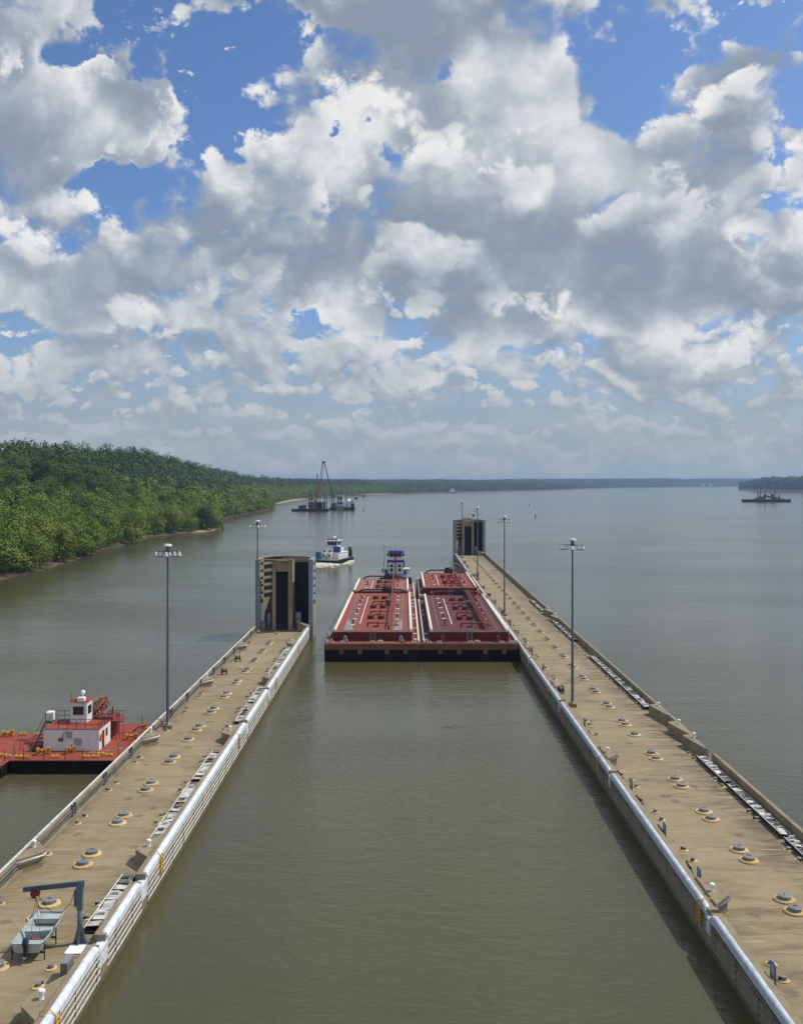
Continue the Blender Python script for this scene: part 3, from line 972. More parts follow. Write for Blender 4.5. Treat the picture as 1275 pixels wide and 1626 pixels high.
mast = light_mast()
for i, (x, y, lab) in enumerate(((-27.3, 109.0, 'tall grey light mast on the left wall beside the red work boat'),
                                 (-27.6, 177.6, 'tall light mast standing at the corner of the left tower'),
                                 (21.3, 119.7, 'light mast on the right wall, nearest of its row, before open water'),
                                 (21.3, 201.0, 'light mast on the right wall, second of its row, beside the maroon barge'),
                                 (21.3, 275.0, 'light mast on the right wall, third of its row, seen across the right tower'),
                                 (21.8, 356.0, 'light mast at the foot of the right tower, farthest of its row'))):
    o = mast if i == 0 else copy_tree(mast)
    o.location = (x, y, ZD)
    o.rotation_euler.z = (0.05, 0.3, -0.25, 0.15, 0.1, 0.4)[i]
    tag(o, lab, 'light mast', 'light masts on the lock walls')

# service boxes and bits along the chamber edge of the right wall
for i, (x, y, w, d, h, lab) in enumerate(((21.5, 277.0, 0.7, 1.2, 2.0, 'grey switch cabinet beside the third light mast of the right wall'), (21.4, 205.0, 0.8, 1.4, 0.7, 'low grey box beyond the second light mast of the right wall'),
                                          (21.2, 236.0, 0.7, 1.6, 0.7, 'low grey box on the right wall beside the rear barge'), (21.2, 330.0, 0.8, 1.4, 0.9, 'low grey box on the right wall near the far tower'))):
    root = empty('service_box', (x, y, ZD)); tag(root, lab, 'box')
    b = MB(); b.box(-w / 2, w / 2, -d / 2, d / 2, 0.06, h); b.build('case', M['cabinet'], root, 0.02)
    b = MB(); b.box(-w / 2 - 0.05, w / 2 + 0.05, -d / 2 - 0.05, d / 2 + 0.05, h, h + 0.06); b.build('top', M['grey_steel'], root)
    b = MB(); b.box(-w / 2 - 0.02, w / 2 + 0.02, -d / 2 - 0.02, d / 2 + 0.02, -0.01, 0.06); b.build('base', M['dark_steel'], root)


# ------------------------------------------------------------------ towers at the wall ends
def tower(x0, x1, yf, label, radio):
    """open-topped bull-nosed end tower: U-shaped shell, portal column in the middle, louvre slabs inside"""
    root = empty('end_tower', (x0, yf, 0)); tag(root, label, 'tower')
    W = x1 - x0; H = 15.3; ZB = -2.0; t = 0.85; D = 10.0
    # shell in plan: straight sides then a pointed nose
    for a, c in ((0.0, t), (W - t, W)):
        b = MB(); b.box(a, c, 0, 0.9, ZB, H); b.build('wall_end', M['panel_concrete'], root, 0.03)
        b = MB(); b.box(a, c, 0.9, D * 0.55, ZB, ZD + 4.6); b.box(a, c, D * 0.55 - 0.8, D * 0.55, ZD + 4.6, H); b.build('side_wall', M['tower_concrete'], root)
        for k in range(6):
            z = H - 0.02 - k * 1.44
            b = MB(); b.box(a + 0.03, c - 0.03, 0.9, D * 0.55 - 0.8, z - 0.76, z); b.build('louvre_slab', M['tower_concrete'] if a == 0 else M['panel_concrete'], root)
    b = MB(); b.box(0.04, 0.16, 0.9, D * 0.55 - 0.8, ZD + 4.6, H - 0.1); b.build('backing_panel', M['dark_steel'], root)
    outer = [(0, D * 0.55), (W * 0.12, D * 0.80), (W * 0.34, D * 0.97), (W * 0.5, D), (W * 0.66, D * 0.97), (W * 0.88, D * 0.80), (W, D * 0.55)]
    inner = [(t, D * 0.55), (W * 0.17, D * 0.74), (W * 0.36, D * 0.90), (W * 0.5, D * 0.925), (W * 0.64, D * 0.90), (W * 0.83, D * 0.74), (W - t, D * 0.55)]
    b = MB()
    for k in range(6):
        o0, o1, i0, i1 = outer[k], outer[k + 1], inner[k], inner[k + 1]
        b.hexa([(i0[0], i0[1], ZB), (i1[0], i1[1], ZB), (o1[0], o1[1], ZB), (o0[0], o0[1], ZB)], [(i0[0], i0[1], H), (i1[0], i1[1], H), (o1[0], o1[1], H), (o0[0], o0[1], H)])
    b.build('nose_wall', M['tower_concrete'], root)
    for k in range(6):                      # proud near-black strips painting the shade of slots in the nose's inner left face
        z = H - 0.12 - k * 1.40
        b = MB()
        for (i0, i1) in ((inner[0], inner[1]), (inner[1], inner[2])):
            n_ = Vector((i1[1] - i0[1], -(i1[0] - i0[0]))).normalized() * 0.06
            b.hexa([(i0[0] + n_.x, i0[1] + n_.y, z - 0.74), (i1[0] + n_.x, i1[1] + n_.y, z - 0.74), (i1[0], i1[1] + 0.05, z - 0.74), (i0[0], i0[1] + 0.05, z - 0.74)],
                   [(i0[0] + n_.x, i0[1] + n_.y, z), (i1[0] + n_.x, i1[1] + n_.y, z), (i1[0], i1[1] + 0.05, z), (i0[0], i0[1] + 0.05, z)])
        b.build('slot_shade_strip', M['grille_and_shade'], root)
    b = MB(); b.box(t, W - t, 0.4, D * 0.55, ZB, ZD + 0.05); b.build('floor', M['concrete'], root)
    # coping of the side walls
    # portal: two legs, head, dark recess
    a, c = W * 0.285, W * 0.64
    b = MB(); b.box(a, a + W * 0.06, 0.6, 3.4, ZD, H - 0.25); b.build('column', M['tower_concrete'], root)
    b = MB(); b.box(c - W * 0.075, c, 0.3, 3.4, ZD, H - 0.2); b.build('column', M['tower_concrete'], root)
    b = MB(); b.box(a + W * 0.06, c - W * 0.075, 0.7, 3.2, H - 2.4, H - 0.3); b.build('lintel', M['tower_concrete'], root)
    b = MB(); b.box(a + W * 0.06, c - W * 0.075, 1.4, 1.6, ZD, H - 2.4)
    for k in range(9):
        b.box(a + W * 0.06, c - W * 0.075, 1.33, 1.4, ZD + 0.8 + k * 1.25, ZD + 0.86 + k * 1.25)
    for k in range(3):
        q = a + W * 0.06 + (c - a - W * 0.135) * (k + 1) / 4
        b.box(q, q + 0.05, 1.31, 1.37, ZD, H - 2.4)
    b.build('grille', M['grille_and_shade'], root)
    b = MB(); b.box(t, c, 0.25, 0.75, H - 0.2, H - 0.02); b.build('top_beam', M['tower_concrete'], root)
    b = MB(); b.box(c, W - t, 0.3, 0.5, H - 0.16, H - 0.06); b.build('tie_bar', M['grey_steel'], root)
    b = MB(); b.box(c, W - t, 4.6, 4.9, ZD, H - 0.9); b.build('bay_shade_sheet', M['grille_and_shade'], root)  # near-black sheet across the right bay, painting its interior shade
    # things at deck level belong to the tower: fins, curb blocks, railing
    b = MB(); b.hexa([(t + 0.05, 0.7, ZD + 1.9), (t + 0.75, 0.5, ZD + 1.9), (t + 0.75, 0.7, ZD + 1.9), (t + 0.05, 0.9, ZD + 1.9)], [(t + 0.05, 0.7, ZD + 5.2), (t + 1.0, 0.5, ZD + 5.3), (t + 1.0, 0.7, ZD + 5.3), (t + 0.05, 0.9, ZD + 5.2)])
    b.build('flare_panel', M['white_rail'], root)
    b = MB(); b.box(t, t + 1.0, 0.2, 1.0, ZD - 0.02, ZD + 1.9); b.build('curb_block', M['concrete'], root, 0.03)
    b = MB(); b.hexa([(W * 0.73, -0.5, ZD - 0.02), (W * 0.93, -1.6, ZD - 0.02), (W * 0.95, -0.4, ZD - 0.02), (W * 0.73, 0.3, ZD - 0.02)], [(W * 0.73, -0.5, ZD + 1.9), (W * 0.93, -1.6, ZD + 1.0), (W * 0.95, -0.4, ZD + 1.2), (W * 0.73, 0.3, ZD + 2.0)])
    b.build('curb_block', M['concrete'], root, 0.03)
    b = MB(); b.cyl((t + 1.5, 1.8, ZD), (t + 1.5, 1.8, ZD + 3.2), 0.42, n=16); b.build('tank', M['panel_concrete'], root)
    b = MB(); b.cyl((W * 0.72, 2.2, ZD), (W * 0.72, 2.2, ZD + 3.3), 0.62, n=16); b.build('tank', M['panel_concrete'], root)
    b = MB()
    for k in range(4):
        q = W * 0.22 + k * W * 0.2
        b.bar((q, -0.2, ZD - 0.01), (q, -0.2, ZD + 1.1), 0.06)
    for z in (0.6, 1.08):
        b.bar((W * 0.22, -0.2, ZD + z), (W * 0.84, -0.2, ZD + z), 0.05)
    b.build('railing', M['grey_steel'], root)
    if radio:
        b = MB()
        b.cyl((W * 0.5, 5, H - 0.3), (W * 0.5, 5, H + 5.6), 0.07, 0.03, 6); b.cyl((W * 0.32, 6, H - 0.3), (W * 0.32, 6, H + 4.6), 0.05, 0.03, 6)
        b.build('aerial', M['grey_steel'], root)
        b = MB(); b.bar((W * 0.62, 5.5, H - 0.3), (W * 0.62, 5.5, H + 2.2), 0.12); b.bar((W * 0.62, 5.5, H + 2.0), (W * 0.92, 5.5, H + 2.5), 0.08); b.cbox((W * 0.65, 5.5, H + 1.6), (0.9, 0.4, 0.6))
        b.build('wind_gauge', M['dark_steel'], root)
        b = MB()
        for k in range(4):
            b.cbox((W * (0.36 + 0.06 * k), 4.5, H + 0.35), (0.45, 0.4, 1.2 - 0.2 * (k % 2)))
        b.build('equipment_box', M['cabinet'], root)
        b = MB(); b.box(W * 0.3, W * 0.7, 3.4, 7.0, H - 0.5, H - 0.25); b.build('roof_slab', M['tower_concrete'], root)
    return root


tower(-28.45, -17.4, 180.3, 'hollow concrete end tower with blue grey side walls on the left wall', False)
tower(19.2, 31.5, 367.3, 'far hollow concrete end tower with aerials on the right wall', True)


# ------------------------------------------------------------------ small gear along the parapets
def cleat():
    b = MB()
    b.box(-0.22, 0.22, -0.55, 0.55, -0.01, 0.07)
    b.hexa([(-0.1, -0.2, 0.07), (0.1, -0.2, 0.07), (0.1, 0.2, 0.07), (-0.1, 0.2, 0.07)], [(-0.08, -0.15, 0.34), (0.08, -0.15, 0.34), (0.08, 0.15, 0.34), (-0.08, 0.15, 0.34)])
    b.tube([(0, -0.62, 0.46), (0, -0.3, 0.38), (0, 0.3, 0.38), (0, 0.62, 0.46)], 0.085, 8)
    return b.build('mooring_cleat', M['dark_steel'])


cl = cleat()
first = True
r = random.Random(9)
y = 69.0
while y < 345:
    if all(abs(y - q) > 3.0 for q in R_BLOCK_IN) and abs(y - 119.7) > 2:
        o = cl if first else cl.copy()
        if not first: C.objects.link(o)
        first = False
        o.location = (20.75 + r.uniform(-0.1, 0.15), y, ZD); o.rotation_euler.z = r.uniform(-0.2, 0.2)
        tag(o, 'dark mooring cleat at the foot of the chamber parapet of the right wall', 'cleat', 'cleats on the right wall')
    y += r.choice((7.3, 7.3, 14.6))


def gear(x, y, label):
    root = empty('hose_reel', (x, y, ZD), 0.4)
    tag(root, label, 'hose reel')
    b = MB()
    for s in (-0.4, 0.4):
        b.bar((s, -0.35, 0), (s, 0, 0.62), 0.07); b.bar((s, 0.35, 0), (s, 0, 0.62), 0.07); b.bar((s, -0.4, 0.03), (s, 0.4, 0.03), 0.06)
    b.bar((-0.4, 0, 0.62), (0.4, 0, 0.62), 0.06)
    b.build('stand', M['dark_steel'], root)
    b = MB(); b.cyl((-0.3, 0, 0.6), (0.3, 0, 0.6), 0.3, n=16); b.cyl((-0.34, 0, 0.6), (-0.3, 0, 0.6), 0.42, n=18); b.cyl((0.3, 0, 0.6), (0.34, 0, 0.6), 0.42, n=18)
    b.build('reel', M['pipe_grey'], root)


gear(-26.6, 139.5, 'dark hose reel on the left wall near its river parapet, between two blocks')
gear(-26.4, 149.8, 'dark hose reel on the left wall near the tower')
gear(21.0, 127.0, 'dark hose reel beside a bollard block on the right wall')
# ------------------------------------------------------------------ tank barges
def alongx(b, prof, x0, x1):
    """closed profile of (y, z), swept along x"""
    n = len(prof)
    vs = [(x0, y, z) for y, z in prof] + [(x1, y, z) for y, z in prof]
    fs = [tuple(range(n)), tuple(range(2 * n - 1, n - 1, -1))] + [(k, n + k, n + (k + 1) % n, (k + 1) % n) for k in range(n)]
    return b._add(vs, fs)


def tank_barge(label, x0, x1, y0, y1, zd, zt, tx0, tx1, ty0, ty1, mats, raked, style, seed):
    r = random.Random(seed)
    W, L = x1 - x0, y1 - y0
    root = empty('tank_barge', (x0, y0, 0))
    tag(root, label, 'barge', 'red tank barges')
    a, c, d, e = tx0 - x0, tx1 - x0, ty0 - y0, ty1 - y0
    m_top, m_side, m_deck = mats
    b = MB()
    if raked:
        prof = [(0.02, zd - 0.05), (0.02, zd - 1.0), (0.06, zd - 1.5), (0.12, 0.0), (2.5, -1.2), (L, -1.2), (L, zd - 0.05)]
    else:
        prof = [(0.02, zd - 0.05), (0.02, -1.2), (L, -1.2), (L, zd - 0.05)]
    alongx(b, prof[::-1], 0.03, W - 0.03)
    b.build('hull', M['hull_black'], root)
    b = MB()                                            # rusty headlog and side strake
    b.box(0, W, 0, 0.35, zd - 1.02, zd - 0.01)
    for xx in (0.0, W - 0.06):
        b.box(xx, xx + 0.06, 0.35, L, zd - 0.75, zd - 0.01)
    b.build('headlog', M['rust'], root, 0.03)
    b = MB(); b.box(0.05, W - 0.05, 0.05, L - 0.02, zd - 0.06, zd); b.build('deck', m_deck, root)
    if raked:
        for fx in (0.155, 0.345, 0.625, 0.815) if style == 0 else (0.165, 0.36, 0.63, 0.82):
            b = MB(); b.hexa([(fx * W, -0.05, zd - 1.75), (fx * W + 0.75, -0.05, zd - 1.75), (fx * W + 0.75, 0.7, zd - 1.75), (fx * W, 0.7, zd - 1.75)], [(fx * W, -0.06, zd - 0.95), (fx * W + 0.75, -0.06, zd - 0.95), (fx * W + 0.75, 0.4, zd - 0.95), (fx * W, 0.4, zd - 0.95)])
            b.build('push_pad', M['rust'], root)
    # raised trunk
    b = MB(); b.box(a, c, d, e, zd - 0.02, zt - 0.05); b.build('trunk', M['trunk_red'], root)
    b = MB(); b.hexa([(a - 0.12, d - 0.12, zt - 0.05), (c + 0.12, d - 0.12, zt - 0.05), (c + 0.12, e + 0.12, zt - 0.05), (a - 0.12, e + 0.12, zt - 0.05)],
                     [(a - 0.12, d - 0.12, zt), (c + 0.12, d - 0.12, zt), (c + 0.12, e + 0.12, zt), (a - 0.12, e + 0.12, zt)])
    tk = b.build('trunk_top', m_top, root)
    b = MB(); b.box(a - 0.16, c + 0.16, d - 0.17, d - 0.10, zt - 0.10, zt + 0.03); b.build('edge_strip', M['worn_grey'], tk)
    for q in (a + 0.25, c - 0.25):                      # white pipes on the trunk edges
        b = MB(); b.tube([(q, d + 0.1, zt + 0.14), (q, e - 0.2, zt + 0.14)], 0.27, 10)
        b.build('edge_pipe', M['cream_pipe'], tk)
    for q in (0.42, W - 0.42):
        b = MB(); b.tube([(q, 1.0, zd + 0.22), (q, L - 1.0, zd + 0.22)], 0.20, 10)
        b.build('deck_pipe', M['cream_pipe'], root)
    TW, TL = c - a, e - d
    X = lambda u: a + u * TW
    Y = lambda v: d + v * TL
    # worn steel triangles and the bordered middle field
    if style == 0:
        for sx in (0.125, 0.875):
            s_ = 1 if sx < 0.5 else -1
            b = MB()
            b.prism([(X(sx), Y(0.03)), (X(sx + s_ * 0.125), Y(0.03)), (X(sx + s_ * 0.06), Y(0.19)), (X(sx), Y(0.26))][::s_], zt - 0.03, zt + 0.006)
            b.build('worn_plate', M['worn_grey'], tk)
        for sx in (0.125, 0.875):
            s_ = 1 if sx < 0.5 else -1
            b = MB(); b.prism([(X(sx), Y(0.26)), (X(sx + s_ * 0.06), Y(0.19)), (X(sx + s_ * 0.125), Y(0.05)), (X(sx + s_ * 0.14), Y(0.35)), (X(sx + s_ * 0.06), Y(0.93)), (X(sx), Y(0.93))][::s_], zt - 0.03, zt + 0.004)
            b.build('stained_plate', M['barge_stain'], tk)
    b = MB()
    for u in (0.125, 0.875):
        b.box(X(u) - 0.04, X(u) + 0.04, Y(0.03), Y(0.97), zt - 0.01, zt + 0.03)
    b.box(X(0.125) + 0.05, X(0.875) - 0.05, Y(0.03) - 0.05, Y(0.03) + 0.05, zt - 0.01, zt + 0.035)
    b.build('weld_bar', M['worn_grey'], tk)
    b = MB(); b.box(X(0.31) - 0.07, X(0.31) + 0.07, Y(0.16), Y(0.88), zt - 0.01, zt + 0.02); b.build('painted_line', M['white'], tk)
    # lengthwise cargo pipe with cross branches
    u0 = 0.70
    b = MB()
    b.tube([(X(u0), Y(0.04), zt + 0.05), (X(u0), Y(0.045), zt + 0.75), (X(u0), Y(0.08), zt + 0.85), (X(u0), Y(1.0) + 1.5, zt + 0.85)], 0.17, 10)
    b.tube([(X(u0) + 0.42, Y(0.12), zt + 0.6), (X(u0) + 0.42, Y(0.95), zt + 0.6)], 0.09, 8)
    for v in (0.1, 0.3, 0.5, 0.7, 0.9):
        b.bar((X(u0), Y(v), zt - 0.02), (X(u0), Y(v), zt + 0.85), 0.12)
        b.bar((X(u0) + 0.42, Y(v), zt - 0.02), (X(u0) + 0.42, Y(v), zt + 0.6), 0.1)
    b.build('cargo_pipe', M['pipe_red'], tk)
    if style == 1:                                      # openwork gangway over the pipe
        b = MB()
        for q in (0.0, 0.75):
            for z in (0.95, 1.9):
                b.bar((X(0.70) + q, Y(0.05), zt + z), (X(0.70) + q, Y(1.0) + 1.0, zt + z), 0.08)
            for k in range(26):
                v = 0.05 + 0.037 * k
                b.bar((X(0.70) + q, Y(v), zt - 0.01), (X(0.70) + q, Y(v), zt + 1.9), 0.06)
        b.box(X(0.70), X(0.70) + 0.75, Y(0.05), Y(1.0) + 1.0, zt + 0.93, zt + 0.98)
        b.build('gangway', M['pipe_red'], tk)
    # cross pipes: a bent branch in front of each pair of hatches
    nb = 3 if TL > 45 else 2
    for k in range(nb):
        v = 0.10 + k * (0.80 / nb)
        b = MB()
        b.tube([(X(0.42), Y(v), zt - 0.02), (X(0.42), Y(v), zt + 0.55), (X(0.43), Y(v), zt + 0.66), (X(u0), Y(v), zt + 0.66)], 0.14, 8)
        b.tube([(X(0.56), Y(v), zt - 0.02), (X(0.56), Y(v), zt + 0.9)], 0.11, 8)
        b.cbox((X(0.53), Y(v) - 0.5, zt + 0.15), (0.9, 0.3, 0.3))
        b.build('branch_pipe', M['pipe_red'], tk)
        for u in (0.44, 0.58):
            b = MB()
            b.cyl((X(u), Y(v + 0.17), zt - 0.02), (X(u), Y(v + 0.17), zt + 0.55), 0.48, n=16)
            b.cyl((X(u), Y(v + 0.17), zt + 0.55), (X(u), Y(v + 0.17), zt + 0.64), 0.56, n=16)
            b.cbox((X(u) - 0.5, Y(v + 0.17), zt + 0.35), (0.28, 0.8, 0.7))
            b.cbox((X(u) + 0.5, Y(v + 0.17) + 0.2, zt + 0.42), (0.22, 0.4, 0.85))
            b.tube([(X(u), Y(v + 0.17) - 0.6, zt), (X(u), Y(v + 0.17) - 0.6, zt + 0.95)], 0.09, 6)
            b.build('tank_hatch', M['pipe_red'], tk)
    nh = int(TL / 7.5)
    for k in range(nh):
        v = 0.06 + 0.88 * (k + 0.5) / nh
        for u in (0.22, 0.80):
            b = MB()
            z = zt
            b.box(X(u) - 0.36, X(u) + 0.36, Y(v) - 0.30, Y(v) + 0.30, z - 0.02, z + 0.16)
            b.build('vent_cover', M['white'] if r.random() < 0.75 else M['pipe_red'], tk)
        b = MB(); q = r.choice((0.22, 0.80)); b.cyl((X(q), Y(v) + 1.8, zt - 0.02), (X(q), Y(v) + 1.8, zt + 0.75), 0.10, n=8); b.cyl((X(q), Y(v) + 1.8, zt + 0.6), (X(q), Y(v) + 1.8, zt + 0.85), 0.2, n=8)
        b.build('vent_post', M['pipe_red'], tk)
    # pump engine or loading box
    if style in (0, 1):
        b = MB(); b.cbox((X(0.66), Y(0.62), zt + 0.55), (1.3, 1.3, 1.1)); b.cbox((X(0.645), Y(0.60), zt + 1.2), (0.5, 0.6, 0.3)); b.build('pump_engine', M['grey_steel'], tk)
    b = MB(); b.cbox((X(0.60), Y(1.0) + 0.5, zt + 0.3), (2.2, 1.2, 1.5)); b.cbox((X(0.58), Y(1.0) + 0.5, zt + 1.25), (1.2, 0.9, 0.5)); b.cyl((X(0.66), Y(1.0) + 0.5, zt + 1), (X(0.66), Y(1.0) + 0.5, zt + 2.0), 0.12, n=8)
    b.build('pump_house', M['dark_steel'], tk)
    b = MB()
    b.tube([(X(0.10), Y(1.0) + 0.1, zt + 0.0), (X(0.16), Y(1.0) + 0.1, zt + 0.6), (X(0.22), Y(1.0) + 0.1, zt + 0.8), (X(0.84), Y(1.0) + 0.1, zt + 0.8), (X(0.90), Y(1.0) + 0.1, zt + 0.6), (X(0.97), Y(1.0) + 0.1, zt + 0.0)], 0.2, 10)
    b.tube([(X(0.05), Y(1.0) + 0.9, zd + 0.9), (X(0.95), Y(1.0) + 0.9, zd + 0.9)], 0.17, 10)
    b.build('header_pipe', M['pipe_red'], tk)
    if style == 2:
        b = MB(); b.bar((X(0.74), Y(0.35), zt), (X(0.74), Y(0.35), zt + 4.4), 0.25); b.bar((X(0.72), Y(0.35), zt + 4.3), (X(0.60), Y(0.7), zt + 4.0), 0.18)
        b.build('derrick_post', M['worn_grey'], tk)
    # ladder on the trunk front, chocks, timberheads, rope
    if style != 3:
        b = MB()
        for q in (0.0, 0.9):
            b.bar((X(0.47) + q, d - 0.55, zd), (X(0.47) + q, d - 0.12, zt + 0.05), 0.08, 0.14)
            b.bar((X(0.47) + q, d - 0.1, zt), (X(0.47) + q, d - 0.1, zt + 1.0), 0.05)
        for k in range(5):
            f = (k + 0.6) / 5.4
            b.box(X(0.47), X(0.47) + 0.9, d - 0.62 + 0.4 * f, d - 0.36 + 0.4 * f, zd + (zt - zd) * f, zd + (zt - zd) * f + 0.06)
        b.build('front_ladder', M['worn_grey'], root)
    for u in (0.16, 0.86):
        b = MB()
        q = X(u)
        b.hexa([(q - 0.5, d - 1.2, zd - 0.02), (q + 0.5, d - 1.2, zd - 0.02), (q + 0.5, d - 0.3, zd - 0.02), (q - 0.5, d - 0.3, zd - 0.02)],
               [(q - 0.28, d - 1.1, zd + 0.95), (q + 0.15, d - 1.1, zd + 1.05), (q + 0.15, d - 0.5, zd + 1.05), (q - 0.28, d - 0.5, zd + 0.95)])
        b.build('winch', M['worn_grey'] if style != 1 else M['pipe_red'], root, 0.08)
    for q in (1.2, 3.0, W * 0.5, W - 3.0, W - 1.2):
        b = MB()
        for dx in (-0.22, 0.22):
            b.cyl((q + dx, 0.75, zd - 0.02), (q + dx, 0.75, zd + 0.34), 0.15, n=10)
        b.box(q - 0.5, q + 0.5, 0.55, 0.95, zd - 0.01, zd + 0.06)
        b.build('timberhead', M['rope'] if r.random() < 0.6 else M['rust'], root)
    b = MB()
    for k in range(3):
        pts = [(W * 0.5 + 1.2 + (0.55 - 0.12 * k) * math.cos(t * 0.628), 1.9 + (0.4 - 0.09 * k) * math.sin(t * 0.628), zd + 0.06 + 0.09 * k) for t in range(11)]
        b.tube(pts, 0.06, 6)
    b.build('rope_coil', M['rope'], root)
    for k in range(int(L / 6)):
        for q in (0.95, W - 0.95):
            if r.random() < 0.8:
                b = MB(); yy = 3.5 + k * 6 + r.uniform(-0.6, 0.6)
                b.cyl((q, yy, zd - 0.02), (q, yy, zd + 0.3), 0.13, n=8); b.cbox((q, yy + 0.35, zd + 0.08), (0.5, 1.0, 0.14))
                b.build('deck_fitting', M['cream_pipe'] if r.random() < 0.6 else M['rust'], root)
    return root


tank_barge('red tank barge with worn grey triangles on its deck, front left of the four', -13.4, 2.80, 158.0, 218.4, 3.0, 4.6, -12.15, 1.35, 160.7, 216.6, (M['barge_red'], M['trunk_red'], M['barge_red']), True, 0, 1)
tank_barge('maroon tank barge with an openwork gangway on deck, front right of the four', 2.90, 19.30, 158.0, 216.6, 3.0, 4.6, 4.35, 17.75, 160.7, 212.6, (M['barge_maroon'], M['trunk_red'], M['barge_maroon']), True, 1, 2)
tank_barge('faded red tank barge right in front of the blue and white tow boat', -13.2, 2.75, 219.0, 250.6, 3.0, 4.62, -12.0, 1.0, 220.4, 247.3, (M['barge_faded'], M['trunk_red'], M['barge_red']), False, 3, 3)
tank_barge('bright red tank barge riding higher than the others, rear right of the four', 3.2, 19.2, 217.2, 259.6, 3.5, 5.35, 4.4, 17.0, 221.0, 256.5, (M['barge_bright'], M['trunk_red'], M['barge_bright']), False, 2, 4)


# ------------------------------------------------------------------ tow boats
def towboat_ahead():
    """blue and white push boat faced up to the rear left barge, seen from its bow"""
    root = empty('tow_boat', (-2.35, 251.2, 0))
    tag(root, 'blue and white tow boat pushing behind the rear left barge', 'tow boat')
    b = MB(); b.box(-4.2, 4.2, 0.6, 22, -1.5, 1.9); b.build('hull', M['hull_black'], root, 0.1)
    b = MB(); b.box(-4.22, 4.22, 0.58, 22.02, 1.9, 2.0); b.build('deck', M['grey_steel'], root)
    for s in (-1, 1):
        b = MB(); b.hexa([(s * 3.6 - 0.7, 0.0, -0.5), (s * 3.6 + 0.7, 0.0, -0.5), (s * 3.6 + 0.7, 1.6, -0.5), (s * 3.6 - 0.7, 1.6, -0.5)], [(s * 3.6 - 0.7, 0.0, 4.6), (s * 3.6 + 0.7, 0.0, 4.6), (s * 3.6 + 0.7, 1.2, 4.6), (s * 3.6 - 0.7, 1.2, 4.6)])
        b.build('push_knee', M['black'], root, 0.05)
    b = MB(); b.box(-2.9, 2.9, 4.5, 19, 2.0, 5.2); b.build('lower_cabin', M['white'], root)
    b = MB(); b.box(-2.0, 2.0, 4.0, 14, 5.2, 8.4); b.build('middle_cabin', M['white'], root)
    b = MB(); b.box(-3.1, 3.1, 4.3, 19.2, 5.2, 5.36); b.build('deck_edge', M['blue'], root)
    for s in (-1, 1):
        for k in range(2):
            b = MB(); b.box(s * 1.1 - 0.35, s * 1.1 + 0.35, 3.93, 4.0, 6.0 + 1.1 * k, 6.7 + 1.1 * k); b.build('window', M['glass'], root)
        b = MB(); b.box(s * 3.0 - 0.9, s * 3.0 + 0.9, 6, 9.0, 5.36, 6.5); b.build('side_house', M['white'], root)
        b = MB(); b.box(s * 2.55 - 0.28, s * 2.55 + 0.28, 5.0, 5.6, 2.0, 6.3); b.build('cabin_post', M['blue'], root)
        b = MB(); b.box(s * 2.9 - 0.8, s * 2.9 + 0.8, 3.6, 4.4, 2.0, 4.4); b.build('winch_house', M['blue'] if s > 0 else M['grey_steel'], root)
        b = MB(); b.cyl((s * 3.2, 3.0, 2.0), (s * 3.2, 3.0, 3.2), 0.5, n=12); b.build('capstan', M['dark_steel'], root)
    b = MB(); b.box(-2.15, 2.15, 3.85, 9.0, 8.4, 9.0); b.build('trim_band', M['blue'], root)
    b = MB(); b.box(-1.85, 1.85, 4.1, 8.4, 9.0, 11.0); b.build('pilot_house', M['white'], root)
    for (wx0, wx1) in ((-1.6, -0.62), (-0.52, 0.52), (0.62, 1.6)):
        b = MB(); b.box(wx0, wx1, 4.02, 4.12, 9.85, 10.85); b.build('window', M['glass'], root)
    for s in (-1, 1):
        b = MB(); b.box(s * 1.86 - 0.04, s * 1.86 + 0.04, 4.5, 8.0, 9.8, 10.85); b.build('window', M['glass'], root)
    b = MB(); b.box(-0.35, 0.35, 4.0, 4.11, 9.2, 9.55); b.build('nameboard', M['red_boom'], root)
    b = MB(); b.box(-2.25, 2.25, 3.7, 8.9, 11.0, 11.35); b.box(-1.6, 1.6, 4.1, 8.2, 11.35, 11.5); b.build('roof', M['blue'], root, 0.05)
    b = MB(); b.cyl((0, 6, 11.5), (0, 6, 14.5), 0.06, 0.03, 6); b.bar((-0.4, 6, 13), (0.4, 6, 13), 0.05); b.build('mast', M['grey_steel'], root)
    b = MB(); b.bar((-0.1, 6, 12.5), (0.9, 6, 12.6), 0.12); b.build('radar', M['white'], root)
    for s in (-1, 1):
        b = MB(); b.cbox((s * 2.1, 4.2, 10.4), (0.5, 0.5, 0.6)); b.build('searchlight', M['dark_steel'], root)
        b = MB(); b.cyl((s * 2.0, 15, 5.3), (s * 2.0, 15, 8.2), 0.45, n=12); b.build('funnel', M['dark_steel'], root)
    b = MB(); b.bar((-3.6, 5, 5.3), (-3.0, 5, 9.3), 0.15); b.bar((-3.0, 5, 9.0), (-3.1, 5, 13.2), 0.07); b.bar((-3.5, 5, 12.8), (-2.7, 5, 12.6), 0.07); b.build('boom', M['dark_steel'], root)
    b = MB(); b.bar((0, 3.2, 2.0), (0, 3.2, 8.6), 0.22); b.build('jackstaff', M['dark_steel'], root)
    b = MB(); b.box(-1.9, 1.9, 3.35, 3.5, 2.0, 4.6); b.build('breakwater', M['worn_grey'], root)
    b = MB()
    for s in (-1, 1):
        for k in range(8):
            b.bar((s * 4.0, 1.5 + 2.5 * k, 2.0), (s * 4.0, 1.5 + 2.5 * k, 3.1), 0.06)
        for z in (2.55, 3.1):
            b.bar((s * 4.0, 1.5, z), (s * 4.0, 19, z), 0.05)
    b.build('railing', M['grey_steel'], root)
    return root


towboat_ahead()


